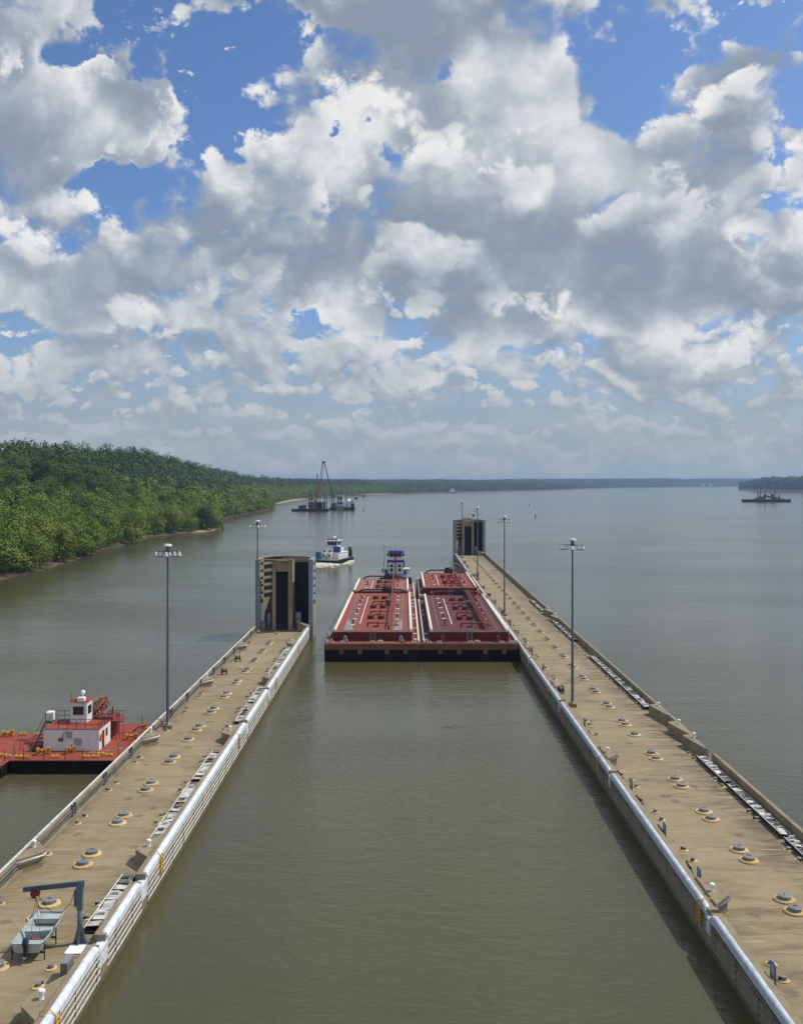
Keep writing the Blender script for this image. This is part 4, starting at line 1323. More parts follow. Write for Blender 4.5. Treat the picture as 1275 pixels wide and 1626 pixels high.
def towboat_leaving():
    root = empty('tow_boat', (-29.2, 347.0, 0), R(-15))
    tag(root, 'white tow boat with blue deck boxes running up river, churning foam astern', 'tow boat')
    b = MB(); b.box(-4.6, 4.6, 0.0, 20, -1.2, 1.35); b.build('hull', M['hull_black'], root, 0.15)
    b = MB(); b.box(-4.65, 4.65, -0.05, 20.05, 1.3, 1.45); b.build('deck', M['worn_grey'], root)
    b = MB(); b.box(-3.7, 3.7, 4.5, 16, 1.45, 3.6); b.build('lower_cabin', M['white'], root)
    b = MB(); b.box(-3.9, 3.9, 4.2, 16.2, 3.6, 3.75); b.build('deck_edge', M['white'], root)
    b = MB(); b.box(-2.3, 2.6, 7, 14.5, 3.75, 5.4); b.build('middle_cabin', M['white'], root)
    b = MB(); b.box(-2.0, 2.0, 8, 12.5, 5.4, 8.0); b.build('pilot_house', M['white'], root)
    for (a, c) in ((-1.8, -0.7), (-0.55, 0.55), (0.7, 1.8)):
        b = MB(); b.box(a, c, 7.92, 8.02, 6.4, 7.7); b.build('window', M['glass'], root)
    for (a, c) in ((8.3, 9.8), (10.1, 12.2)):
        b = MB(); b.box(1.96, 2.06, a, c, 6.4, 7.7); b.build('window', M['glass'], root)
    b = MB(); b.box(-2.5, 2.5, 7.4, 13.0, 8.0, 8.25); b.build('roof', M['white'], root, 0.05)
    b = MB()
    for px in (-1.6, -0.3, 1.3):
        b.cbox((px, 9.0, 8.55), (0.9, 0.5, 0.5))
    b.build('searchlight', M['dark_steel'], root)
    b = MB(); b.ball((0.2, 10, 9.2), 0.75, 12, 8, (1, 1, 0.8)); b.cyl((0.2, 10, 8.2), (0.2, 10, 8.9), 0.15, n=8); b.build('radar_dome', M['white'], root)
    b = MB(); b.box(-4.2, -2.4, 1.6, 3.6, 1.45, 4.2); b.build('container', M['teal'], root)
    b = MB(); b.box(1.2, 3.5, 6.0, 8.0, 3.2, 6.0); b.build('deck_box', M['blue'], root)
    for px in (-1.6, 0.6):
        b = MB(); b.box(px - 0.8, px + 0.8, 3.0, 4.5, 1.45, 4.0); b.build('engine_casing', M['white'], root)
        b = MB(); b.box(px - 0.3, px + 0.3, 2.94, 3.02, 2.4, 3.1); b.build('vent', M['black'], root)
        b = MB(); b.cyl((px, 4, 4.0), (px, 4, 4.8), 0.35, n=10); b.build('funnel', M['dark_steel'], root)
    b = MB(); b.cyl((4.0, 17.5, 1.4), (4.0, 17.5, 5.2), 0.75, n=12); b.build('push_knee', M['black'], root)
    b = MB(); b.cyl((-3.9, 18.5, 1.4), (-3.9, 18.5, 4.8), 0.75, n=12); b.build('push_knee', M['black'], root)
    b = MB()
    for k in range(12):
        yb = 0.4 + 1.6 * k
        for s in (-1, 1):
            b.bar((s * 4.4, yb, 1.4), (s * 4.4, yb, 2.5), 0.06)
    for s in (-1, 1):
        b.bar((s * 4.4, 0.4, 2.5), (s * 4.4, 18, 2.5), 0.06)
    b.bar((-4.4, 0.4, 2.5), (4.4, 0.4, 2.5), 0.06)
    b.bar((-2.4, 8, 5.4), (-2.4, 13, 5.4), 0.06)
    b.build('railing', M['grey_steel'], root)
    b = MB(); b.cyl((3.2, 12.0, 3.7), (3.2, 12.0, 6.4), 0.06, n=6); b.cyl((-2.6, 8.2, 3.7), (-2.6, 8.2, 7.0), 0.06, n=6); b.build('mast', M['grey_steel'], root)


towboat_leaving()


def wake():
    r = random.Random(8)
    b = MB()
    cx, cy = -29.2, 347.0
    ang = R(-15)
    c, s = math.cos(ang), math.sin(ang)

    def W(u, v):
        return cx + u * c - v * s, cy + u * s + v * c
    for k in range(420):
        t = r.random()
        if k < 260:
            u = r.gauss(0, 3.2); v = -r.expovariate(0.16)
            sz = max(0.25, 1.15 - 0.05 * abs(v)) * r.uniform(0.5, 1.0)
        else:
            side = r.choice((-1, 1)); v = r.uniform(-2, 17)
            u = side * (5.2 + (17 - v) * 0.14 + r.gauss(0, 0.5)); sz = r.uniform(0.3, 0.7)
        x, y = W(u, v)
        b.ball((x, y, 0.02), sz, 7, 5, (1.4, 1.1, 0.5))
    m = mat('churned_foam', (0.55, 0.52, 0.42), 0.8, var=0.15)
    o = b.build('wake_foam', m)
    tag(o, 'churned cream foam round the stern of the leaving tow boat', 'foam', kind='stuff')


wake()


# ------------------------------------------------------------------ red work flats moored behind the left wall
def mooring_bitt(mb, x, y, z, s=1.0):
    for dx in (-0.28 * s, 0.28 * s):
        mb.cyl((x + dx, y, z - 0.01), (x + dx, y, z + 0.42 * s), 0.12 * s, n=8)
    mb.bar((x - 0.55 * s, y, z + 0.30 * s), (x + 0.55 * s, y, z + 0.30 * s), 0.14 * s)


def deck_winch(x, y, z, rz, parent):
    """rusty yellow deck winch: two cheeks, a drum and a gear case"""
    w = empty('deck_winch', (x, y, z), rz); w.parent = parent
    b = MB()
    b.box(-0.75, 0.75, -0.4, 0.4, -0.01, 0.12)
    for s in (-0.6, 0.5):
        b.prism([(s, -0.35), (s + 0.09, -0.35), (s + 0.09, 0.35), (s, 0.35)], 0.12, 0.85)
    b.cyl((-0.55, 0, 0.55), (0.5, 0, 0.55), 0.26, n=14)
    b.cyl((-0.72, 0, 0.55), (-0.5, 0, 0.55), 0.48, n=18)
    b.cyl((0.48, 0, 0.55), (0.56, 0, 0.55), 0.44, n=18)
    b.cbox((0.85, 0, 0.62), (0.4, 0.45, 0.8))
    o = b.build('winch', M['orange'], parent)
    o.location = (x, y, z); o.rotation_euler.z = rz
    bpy.data.objects.remove(w)
    return o


def work_boat():
    root = empty('work_boat', (-36.0, 97.2, 0))
    tag(root, 'red decked work boat with white deckhouse and black hull, moored behind the left wall', 'work boat')
    Z = 1.38
    # local x from -4.55 to 7.2, y from 0 to 14.8
    b = MB(); b.box(-4.55, 7.0, 0, 14.8, -1.0, Z - 0.06); b.build('hull', M['hull_black'], root, 0.06)
    b = MB(); b.box(-4.6, 7.05, -0.05, 14.85, Z - 0.06, Z); b.build('deck', M['deck_red'], root)
    # deckhouse
    hx0, hx1, hy0, hy1, hz = -2.45, 3.5, 3.4, 7.3, 3.72
    b = MB(); b.box(hx0, hx1, hy0, hy1, Z - 0.01, hz - 0.05); b.build('deckhouse', M['white'], root, 0.02)
    b = MB(); b.box(hx0 - 0.06, hx1 + 0.06, hy0 - 0.06, hy1 + 0.06, hz - 0.05, hz); b.build('roof', M['deck_red'], root)
    for q, z0, z1, w in ((-0.05, 2.75, 3.45, 0.68), (0.85, 2.0, 2.75, 0.8)):
        b = MB()
        b.box(q, q + w, hy0 - 0.05, hy0 + 0.01, z0, z1)
        n = 6
        for k in range(n):
            zz = z0 + (z1 - z0) * (k + 0.25) / n
            b.box(q + 0.05, q + w - 0.05, hy0 - 0.09, hy0 - 0.04, zz, zz + 0.055)
        b.build('louvre', M['grey_louvre'], root)
    b = MB(); b.cbox((-0.55, hy0 - 0.1, 2.6), (0.45, 0.2, 0.3)); b.tube([(-0.4, hy0 - 0.06, 2.5), (-0.4, hy0 - 0.06, 3.0), (-0.2, hy0 - 0.06, 3.3)], 0.03, 6); b.tube([(0.6, hy0 - 0.06, 2.1), (0.5, hy0 - 0.06, 1.7), (0.55, hy0 - 0.06, 1.45)], 0.025, 6)
    b.build('pipework', M['rust'], root)
    for q in (-1.5, 2.4):
        b = MB(); b.cyl((q, hy0 - 0.12, 3.3), (q, hy0, 3.3), 0.1, n=10); b.build('deck_lamp', M['white_clean'], root)
    b = MB(); b.box(hx1 - 0.02, hx1 + 0.05, hy0 + 0.95, hy0 + 1.65, Z, Z + 1.85); b.build('door', M['barge_maroon'], root)
    b = MB(); b.box(hx1 - 0.02, hx1 + 0.04, hy0 + 2.2, hy0 + 2.8, Z + 1.0, Z + 1.8); b.build('window', M['glass'], root)
    b = MB()
    for k in range(14):
        t0, t1 = k * 2 * math.pi / 14, (k + 1) * 2 * math.pi / 14
        b.bar((hx1 + 0.08, hy0 + 0.5 + 0.32 * math.cos(t0), Z + 1.35 + 0.32 * math.sin(t0)), (hx1 + 0.08, hy0 + 0.5 + 0.32 * math.cos(t1), Z + 1.35 + 0.32 * math.sin(t1)), 0.1)
    b.build('life_ring', M['hivis_orange'], root)
    # wheelhouse on the roof
    wx0, wx1, wy0, wy1, wz = -0.5, 1.3, 6.05, 7.9, 5.95
    b = MB(); b.box(wx0, wx1, wy0, wy1, hz - 0.02, wz); wh = b.build('wheelhouse', M['white'], root, 0.02)
    b = MB(); b.box(wx0 + 0.3, wx1 - 0.35, wy0 - 0.04, wy0 + 0.02, hz + 0.85, hz + 1.75); b.build('window', M['glass'], wh)
    b = MB(); b.box(wx1 - 0.02, wx1 + 0.04, wy0 + 0.35, wy1 - 0.4, hz + 0.85, hz + 1.75); b.build('window', M['glass'], wh)
    b = MB(); b.hexa([(wx0 - 0.12, wy0 - 0.12, wz), (wx1 + 0.12, wy0 - 0.12, wz), (wx1 + 0.12, wy1 + 0.12, wz), (wx0 - 0.12, wy1 + 0.12, wz)], [(wx0 + 0.1, wy0 + 0.3, wz + 0.28), (wx1 - 0.1, wy0 + 0.3, wz + 0.28), (wx1 - 0.1, wy1 - 0.1, wz + 0.28), (wx0 + 0.1, wy1 - 0.1, wz + 0.28)])
    b.build('roof', M['deck_red'], wh)
    b = MB(); b.box(wx0 + 0.85, wx0 + 1.6, wy0 - 0.35, wy0 + 0.35, wz + 0.14, wz + 0.55); b.build('light_bar', M['white_clean'], wh)
    b = MB(); b.cyl((wx0 + 1.25, wy0 + 0.4, wz + 0.2), (wx0 + 1.25, wy0 + 0.4, wz + 0.75), 0.06, n=8); b.ball((wx0 + 1.25, wy0 + 0.4, wz + 0.98), 0.26, 12, 8); b.build('radar_dome', M['white_clean'], wh)
    b = MB(); b.cyl((wx0 + 0.1, wy0 + 0.1, wz), (wx0 + 0.1, wy0 + 0.1, wz + 1.0), 0.025, n=6); b.build('whip_aerial', M['dark_steel'], wh)
    # exhaust box on the left of the roof
    b = MB(); b.box(hx0 - 1.1, hx0 - 0.3, hy1 - 0.5, hy1 + 0.4, hz - 0.2, hz + 0.95); b.box(hx0 - 0.65, hx0 - 0.3, hy1 - 0.5, hy1 + 0.2, Z, hz - 0.1); b.build('exhaust_casing', M['white'], root, 0.12)
    # roof railing
    b = MB()
    for q in [hx0 + 1.6 + 0.95 * k for k in range(4)]:
        b.bar((q, hy0 + 0.05, hz), (q, hy0 + 0.05, hz + 1.0), 0.045)
    for z in (0.5, 1.0):
        b.bar((hx0 + 1.6, hy0 + 0.05, hz + z), (hx1 - 0.1, hy0 + 0.05, hz + z), 0.045)
    b.build('roof_railing', M['dark_steel'], root)
    b = MB()
    for k in range(4):
        b.bar((hx1, hy0 + 1.0 * k + 0.9, hz), (hx1, hy0 + 1.0 * k + 0.9, hz + 1.0), 0.045)
    b.bar((hx1, hy0 + 0.05, hz), (hx1, hy0 + 0.05, hz + 1.0), 0.045)
    for z in (0.5, 1.0):
        b.bar((hx1, hy0 + 0.05, hz + z), (hx1, hy1, hz + z), 0.045)
    b.build('roof_railing', M['dark_steel'], root)
    b = MB()
    for k in range(3):
        b.bar((hx0 + 0.05 + 0.85 * k, hy1, hz), (hx0 + 0.05 + 0.85 * k, hy1, hz + 1.0), 0.045)
    for z in (0.5, 1.0):
        b.bar((hx0 + 0.05, hy1, hz + z), (wx0, hy1, hz + z), 0.045)
    b.build('roof_railing', M['dark_steel'], root)
    # stair on the left side
    b = MB()
    for q in (0.0, 0.75):
        b.bar((hx0 - 1.05 + q, hy0 - 0.4, Z), (hx0 - 0.95 + q, hy0 + 3.2, hz), 0.08, 0.16)
        b.bar((hx0 - 1.05 + q, hy0 - 0.4, Z + 1.0), (hx0 - 0.95 + q, hy0 + 3.2, hz + 1.0), 0.045)
        b.bar((hx0 - 1.05 + q, hy0 - 0.4, Z), (hx0 - 1.05 + q, hy0 - 0.4, Z + 1.0), 0.05)
        b.bar((hx0 - 0.95 + q, hy0 + 3.2, hz), (hx0 - 0.95 + q, hy0 + 3.2, hz + 1.0), 0.05)
    for k in range(8):
        f = (k + 0.5) / 8
        b.box(hx0 - 1.03, hx0 - 0.24, hy0 - 0.55 + 3.6 * f, hy0 - 0.22 + 3.6 * f, Z + (hz - Z) * f, Z + (hz - Z) * f + 0.05)
    b.box(hx0 - 1.05, hx0, hy0 + 3.1, hy0 + 3.9, hz - 0.06, hz)
    b.build('stair', M['dark_steel'], root)
    # red lattice boom resting behind the wheelhouse
    b = MB()
    p0, p1 = Vector((0.7, 8.3, 3.5)), Vector((1.85, 10.6, 5.15))
    d = (p1 - p0).normalized(); sd = d.cross(Vector((0, 0, 1))).normalized() * 0.45; up = sd.cross(d).normalized() * 0.45
    cs = [sd + up, sd - up, -sd - up, -sd + up]
    for q in cs:
        b.cyl(p0 + q, p1 + q, 0.11, n=8)
    for k in range(7):
        f0, f1 = k / 7, (k + 1) / 7
        for i in range(4):
            b.bar(p0.lerp(p1, f0) + cs[i], p0.lerp(p1, f1) + cs[(i + 1) % 4], 0.09)
    b.cyl(p0 - d * 0.5, p1 + d * 0.3, 0.26, n=10)
    b.build('boom', M['boom_brown'], root)
    b = MB()
    for q in (1.6, 2.8):
        b.bar((q, 9.0, Z), (q, 10.4, 4.4), 0.12); b.bar((q, 11.0, Z), (q, 10.4, 4.4), 0.12)
    b.box(1.2, 3.4, 8.6, 10.8, Z, Z + 2.3)
    for k in range(5):
        b.bar((3.0 + k * 0.4, 8.3, Z), (3.0 + k * 0.4, 8.3, 4.5), 0.05)
    for z in (3.9, 4.5, 3.3):
        b.bar((3.0, 8.3, z), (4.6, 8.3, z), 0.05); b.bar((4.6, 8.3, z), (4.6, 10.2, z), 0.05)
    b.box(3.0, 4.6, 8.3, 10.2, 3.22, 3.3)
    b.build('boom_rest', M['boom_brown'], root)
    # deck gear
    deck_winch(-2.0, 2.0, Z, 0.1, root).scale = (0.75,) * 3; deck_winch(5.6, 7.8, Z, 0.0, root).scale = (0.7,) * 3; deck_winch(0.8, 2.35, Z, 0.2, root).scale = (0.5, 0.6, 0.8)
    for (x, y) in ((-0.2, 0.7), (3.0, 0.7), (4.0, 0.8), (4.2, 1.7), (6.5, 12.0), (5.9, 12.4), (-4.0, 0.7), (-3.2, 0.5), (5.2, 1.3)):
        b = MB(); mooring_bitt(b, x, y, Z, 0.8); b.build('mooring_bitt', M['yellow'], root)
    for k, (x, y) in enumerate([(-1.2, 0.25), (1.0, 0.25), (2.8, 0.25), (-3.3, 0.25), (5.9, 2.2), (6.6, 3.9), (6.7, 6.0), (6.7, 8.0), (6.7, 10.0), (5.0, 14.5), (6.8, 14.5)]):
        b = MB(); b.cyl((x, y, Z - 0.02), (x, y, Z + 1.15), 0.035, n=6); b.build('stanchion', M['dark_steel'], root)
    b = MB()
    pts = [(3.9, 2.6, Z + 0.05), (4.3, 3.4, Z + 0.05), (5.4, 3.9, Z + 0.05), (6.0, 4.3, Z + 0.05), (5.4, 4.4, Z + 0.05), (4.6, 4.1, Z + 0.05)]
    b.tube(pts, 0.04, 6); b.tube([(2.3, 2.6, Z + 0.05), (2.9, 2.5, Z + 0.06), (3.5, 2.65, Z + 0.05), (3.2, 2.8, Z + 0.06), (2.5, 2.75, Z + 0.05)], 0.04, 6)
    b.build('rope', M['rope'], root)
    b = MB(); b.tube([(4.9, 11.2, Z + 0.05), (5.2, 11.9, Z + 0.3), (6.0, 12.4, Z + 0.35), (6.7, 12.7, Z + 0.3)], 0.07, 6); b.build('black_hose', M['black'], root)
    return root


work_boat()


def deck_flat():
    root = empty('deck_barge', (-62.0, 95.6, 0))
    tag(root, 'plain red deck barge at the left frame edge beside the work boat', 'barge')
    Z = 1.3
    b = MB(); b.box(0, 21.2, 0, 12.0, -1.0, Z - 0.06); b.build('hull', M['hull_black'], root, 0.06)
    b = MB(); b.box(-0.05, 21.25, -0.05, 12.05, Z - 0.06, Z); b.build('deck', M['deck_red'], root)
    b = MB(); b.box(-0.08, 21.28, -0.08, 0.0, Z - 0.3, Z + 0.02); b.build('edge_strake', M['rust'], root)
    for (x, y) in ((20.4, 0.7), (19.7, 1.6), (18.9, 0.8), (20.6, 11.2), (18.8, 11.4), (17.0, 11.4), (20.7, 2.7), (20.0, 3.2)):
        b = MB(); mooring_bitt(b, x, y, Z, 0.8); b.build('mooring_bitt', M['yellow'], root)
    deck_winch(19.2, 1.9, Z, 0.3, root).scale = (0.7, 0.7, 0.7)
    deck_winch(17.2, 11.0, Z, 0.0, root).scale = (0.7, 0.7, 0.7)
    for (x, y) in ((20.9, 3.9), (20.9, 5.4), (20.9, 1.6)):
        b = MB(); b.cyl((x, y, Z - 0.02), (x, y, Z + 1.15), 0.035, n=6); b.build('stanchion', M['dark_steel'], root)


deck_flat()


# ------------------------------------------------------------------ davit crane, flat-bottomed boat and its trestle
def davit():
    root = empty('davit_crane', (-19.95, 58.1, ZD))
    tag(root, 'dark grey davit crane standing over the small boat on the left wall', 'crane')
    b = MB()
    b.box(-0.42, 0.42, -0.42, 0.42, -0.01, 0.05)
    for rz in (0, math.pi / 2):
        c, s = math.cos(rz), math.sin(rz)
        for sg in (-1, 1):
            p = [(0.14 * sg, -0.02), (0.42 * sg, -0.02), (0.42 * sg, 0.02), (0.14 * sg, 0.02)]
            rot = [(px * c - py * s, px * s + py * c) for px, py in p]
            t = [(0.12 * sg, -0.02), (0.16 * sg, -0.02), (0.16 * sg, 0.02), (0.12 * sg, 0.02)]
            rt = [(px * c - py * s, px * s + py * c) for px, py in t]
            b.hexa([(q[0], q[1], 0.05) for q in rot], [(q[0], q[1], 1.0) for q in rt])
    b.cyl((0, 0, 0.05), (0, 0, 2.3), 0.155, n=16)
    b.build('mast', M['grey_steel'], root)
    b = MB()
    b.hexa([(-0.16, -0.16, 2.1), (0.16, -0.16, 2.1), (0.16, 0.16, 2.1), (-0.16, 0.16, 2.1)], [(-0.2, -0.16, 3.85), (0.22, -0.16, 3.85), (0.22, 0.16, 3.85), (-0.2, 0.16, 3.85)])
    b.box(-0.34, -0.2, -0.14, 0.14, 2.3, 3.3)
    b.build('swivel_head', M['grey_steel'], root, 0.02)
    b = MB()
    a0, a1 = Vector((0.28, 0.0, 3.75)), Vector((-3.25, -0.65, 3.62))
    d = (a1 - a0).normalized(); n = d.cross(Vector((0, 0, 1))).normalized()
    for dz, w, h in ((0.13, 0.18, 0.035), (-0.13, 0.18, 0.035), (0.0, 0.035, 0.23)):
        b.bar(a0 + Vector((0, 0, dz)), a1 + Vector((0, 0, dz)), w, h)
    b.build('jib', M['grey_steel'], root)
    b = MB(); q = a0.lerp(a1, 0.80)
    b.cbox((q.x, q.y, q.z - 0.32), (0.5, 0.3, 0.26)); b.cbox((q.x - 0.1, q.y, q.z - 0.5), (0.2, 0.18, 0.2))
    for s in (-0.16, 0.16):
        b.cyl((q.x + s, q.y - 0.14, q.z - 0.1), (q.x + s, q.y + 0.14, q.z - 0.1), 0.08, n=10)
    b.build('chain_hoist', M['pipe_red'], root)
    b = MB()
    top = Vector((q.x - 0.05, q.y, q.z - 0.55))
    for e in ((-2.75, 1.15, 1.05), (-2.1, -0.9, 1.05), (-2.65, -0.9, 1.05)):
        b.tube([top + Vector((0.08, 0, 0)), Vector(e)], 0.012, 5)
    b.build('sling', M['dark_steel'], root)
    b = MB()
    pts = [Vector((-0.3, -0.05, 3.3)), Vector((-0.5, -0.1, 2.6)), Vector((-1.0, -0.2, 2.05)), Vector((-1.5, -0.3, 2.0)), Vector((-2.0, -0.4, 2.5)), Vector((q.x + 0.15, q.y, q.z - 0.4))]
    b.tube(pts, 0.018, 6); b.build('cable', M['black'], root)
    b = MB(); b.ball((-0.42, -0.2, 1.75), 0.07, 8, 6); b.build('lamp', M['white_clean'], root)


davit()


def jon_boat():
    root = empty('flat_boat', (-22.35, 55.9, ZD))
    tag(root, 'small grey green flat-bottomed boat with outboard motor on a trestle', 'boat')
    st = [(0.0, 0.72, 0.90, 0.52, 1.10), (1.2, 0.74, 0.93, 0.52, 1.10), (2.5, 0.74, 0.93, 0.54, 1.13), (3.3, 0.70, 0.88, 0.66, 1.18), (3.9, 0.62, 0.80, 0.98, 1.25)]
    b = MB(); vs = []; fs = []
    for (y, wb, wt, zb, zt) in st:                  # outside, rim and inside of the shell in one strip
        vs += [(-wt, y, zt), (-wb, y, zb), (wb, y, zb), (wt, y, zt), (wt - 0.05, y, zt), (wb - 0.04, y, zb + 0.05), (-wb + 0.04, y, zb + 0.05), (-wt + 0.05, y, zt)]
    for i in range(len(st) - 1):
        for k in range(8):
            a, c = i * 8 + k, i * 8 + (k + 1) % 8
            fs.append((a, c, c + 8, a + 8))
    b._add(vs, fs)
    y, wb, wt, zb, zt = st[0]
    b.hexa([(-wb, 0.0, zb), (wb, 0.0, zb), (wb, 0.06, zb), (-wb, 0.06, zb)], [(-wt, -0.04, zt - 0.02), (wt, -0.04, zt - 0.02), (wt, 0.04, zt - 0.02), (-wt, 0.04, zt - 0.02)])
    y, wb, wt, zb, zt = st[-1]
    b.hexa([(-wb, y - 0.05, zb), (wb, y - 0.05, zb), (wb, y, zb), (-wb, y, zb)], [(-wt, y - 0.03, zt), (wt, y - 0.03, zt), (wt, y + 0.03, zt), (-wt, y + 0.03, zt)])
    b.build('hull', M['jon'], root)
    b = MB()
    for s in (-1, 1):
        b.tube([(s * st[i][2], st[i][0], st[i][4] + 0.01) for i in range(len(st))], 0.035, 8)
    b.build('gunwale', M['jon'], root)
    for y0, y1, z in ((0.05, 0.62, 1.0), (1.75, 2.15, 0.98), (3.1, 3.85, 1.12)):
        b = MB(); b.box(-0.80 if y0 < 3 else -0.74, 0.80 if y0 < 3 else 0.74, y0, y1, z - 0.04, z); b.box(-0.78 if y0 < 3 else -0.7, 0.78 if y0 < 3 else 0.7, y0 + 0.02, y0 + 0.05, 0.62 if y0 < 3 else 0.8, z - 0.04)
        b.build('bench', M['jon'], root, 0.01)
    b = MB(); b.box(-0.68, 0.68, 0.62, 3.1, 0.585, 0.60); b.build('floor', M['jon_in'], root)
    b = MB(); b.cbox((0.05, 1.2, 0.72), (0.42, 0.25, 0.22)); b.build('fuel_tank', M['red_boom'], root)
    b = MB(); b.cbox((0.35, 1.0, 0.66), (0.2, 0.3, 0.15)); b.cbox((-0.25, 1.35, 0.66), (0.25, 0.2, 0.14)); b.build('battery_box', M['black'], root)
    m = MB(); m.hexa([(-0.17, -0.42, 1.12), (0.17, -0.42, 1.12), (0.17, 0.05, 1.12), (-0.17, 0.05, 1.12)], [(-0.12, -0.34, 1.50), (0.12, -0.34, 1.50), (0.12, 0.0, 1.50), (-0.12, 0.0, 1.50)])
    mo = m.build('outboard_motor', M['navy'], root, 0.06)
    m = MB(); m.hexa([(-0.05, -0.30, 0.32), (0.05, -0.30, 0.32), (0.05, -0.08, 0.32), (-0.05, -0.08, 0.32)], [(-0.09, -0.34, 1.12), (0.09, -0.34, 1.12), (0.09, -0.02, 1.12), (-0.09, -0.02, 1.12)]); m.build('motor_leg', M['black'], mo)
    m = MB(); m.cyl((0, -0.42, 0.34), (0, 0.0, 0.34), 0.06, n=10)
    for k in range(3):
        t = k * 2.094
        m.hexa([(0, -0.44, 0.34), (0.03, -0.40, 0.34), (0.03, -0.38, 0.34), (0, -0.42, 0.34)], [(0.17 * math.cos(t) - 0.04, -0.45, 0.34 + 0.17 * math.sin(t)), (0.17 * math.cos(t) + 0.05, -0.42, 0.34 + 0.17 * math.sin(t)), (0.17 * math.cos(t) + 0.05, -0.40, 0.34 + 0.17 * math.sin(t)), (0.17 * math.cos(t) - 0.04, -0.43, 0.34 + 0.17 * math.sin(t))])
    m.build('propeller', M['worn_grey'], mo)
    m = MB(); m.tube([(0.0, 0.0, 1.22), (-0.06, 0.35, 1.32), (-0.1, 0.6, 1.34)], 0.025, 6); m.build('tiller', M['black'], mo)
    t = empty('boat_trestle', (-22.35, 56.0, ZD))
    tag(t, 'dark steel trestle under the small flat-bottomed boat', 'trestle')
    for y in (0.15, 2.0):
        for s in (-1, 1):
            b = MB(); b.box(s * 0.96 - 0.03, s * 0.96 + 0.03, y - 0.03, y + 0.03, -0.01, 1.0); b.build('leg', M['dark_steel'], t)
        b = MB(); b.box(-0.96, 0.96, y - 0.04, y + 0.04, 0.40, 0.50); b.build('cross_beam', M['dark_steel'], t)
    for s in (-1, 1):
        b = MB(); b.box(s * 0.6 - 0.03, s * 0.6 + 0.03, 0.19, 1.96, 0.42, 0.49); b.build('runner', M['dark_steel'], t)


jon_boat()

# white sheet, grey cabinet
b = MB(); b.box(-20.45, -19.35, 56.75, 57.85, ZD + 0.03, ZD + 0.07)
o = b.build('white_board', M['white_clean'], None, 0.01)
tag(o, 'white flat board lying on the deck at the foot of the davit crane', 'board')
root = empty('cabinet', (-19.35, 54.2, ZD)); tag(root, 'tall thin grey cabinet between the white board and the nearest bollard block', 'cabinet')
b = MB(); b.box(-0.2, 0.2, -0.55, 0.55, 0.0, 1.02); b.build('case', M['cabinet'], root, 0.015)
b = MB(); b.box(-0.22, 0.22, -0.57, 0.57, 1.02, 1.05); b.build('cover', M['worn_grey'], root)
b = MB(); b.box(-0.24, 0.30, -0.75, -0.58, 0.0, 0.3); b.build('foot_block', M['concrete'], root)


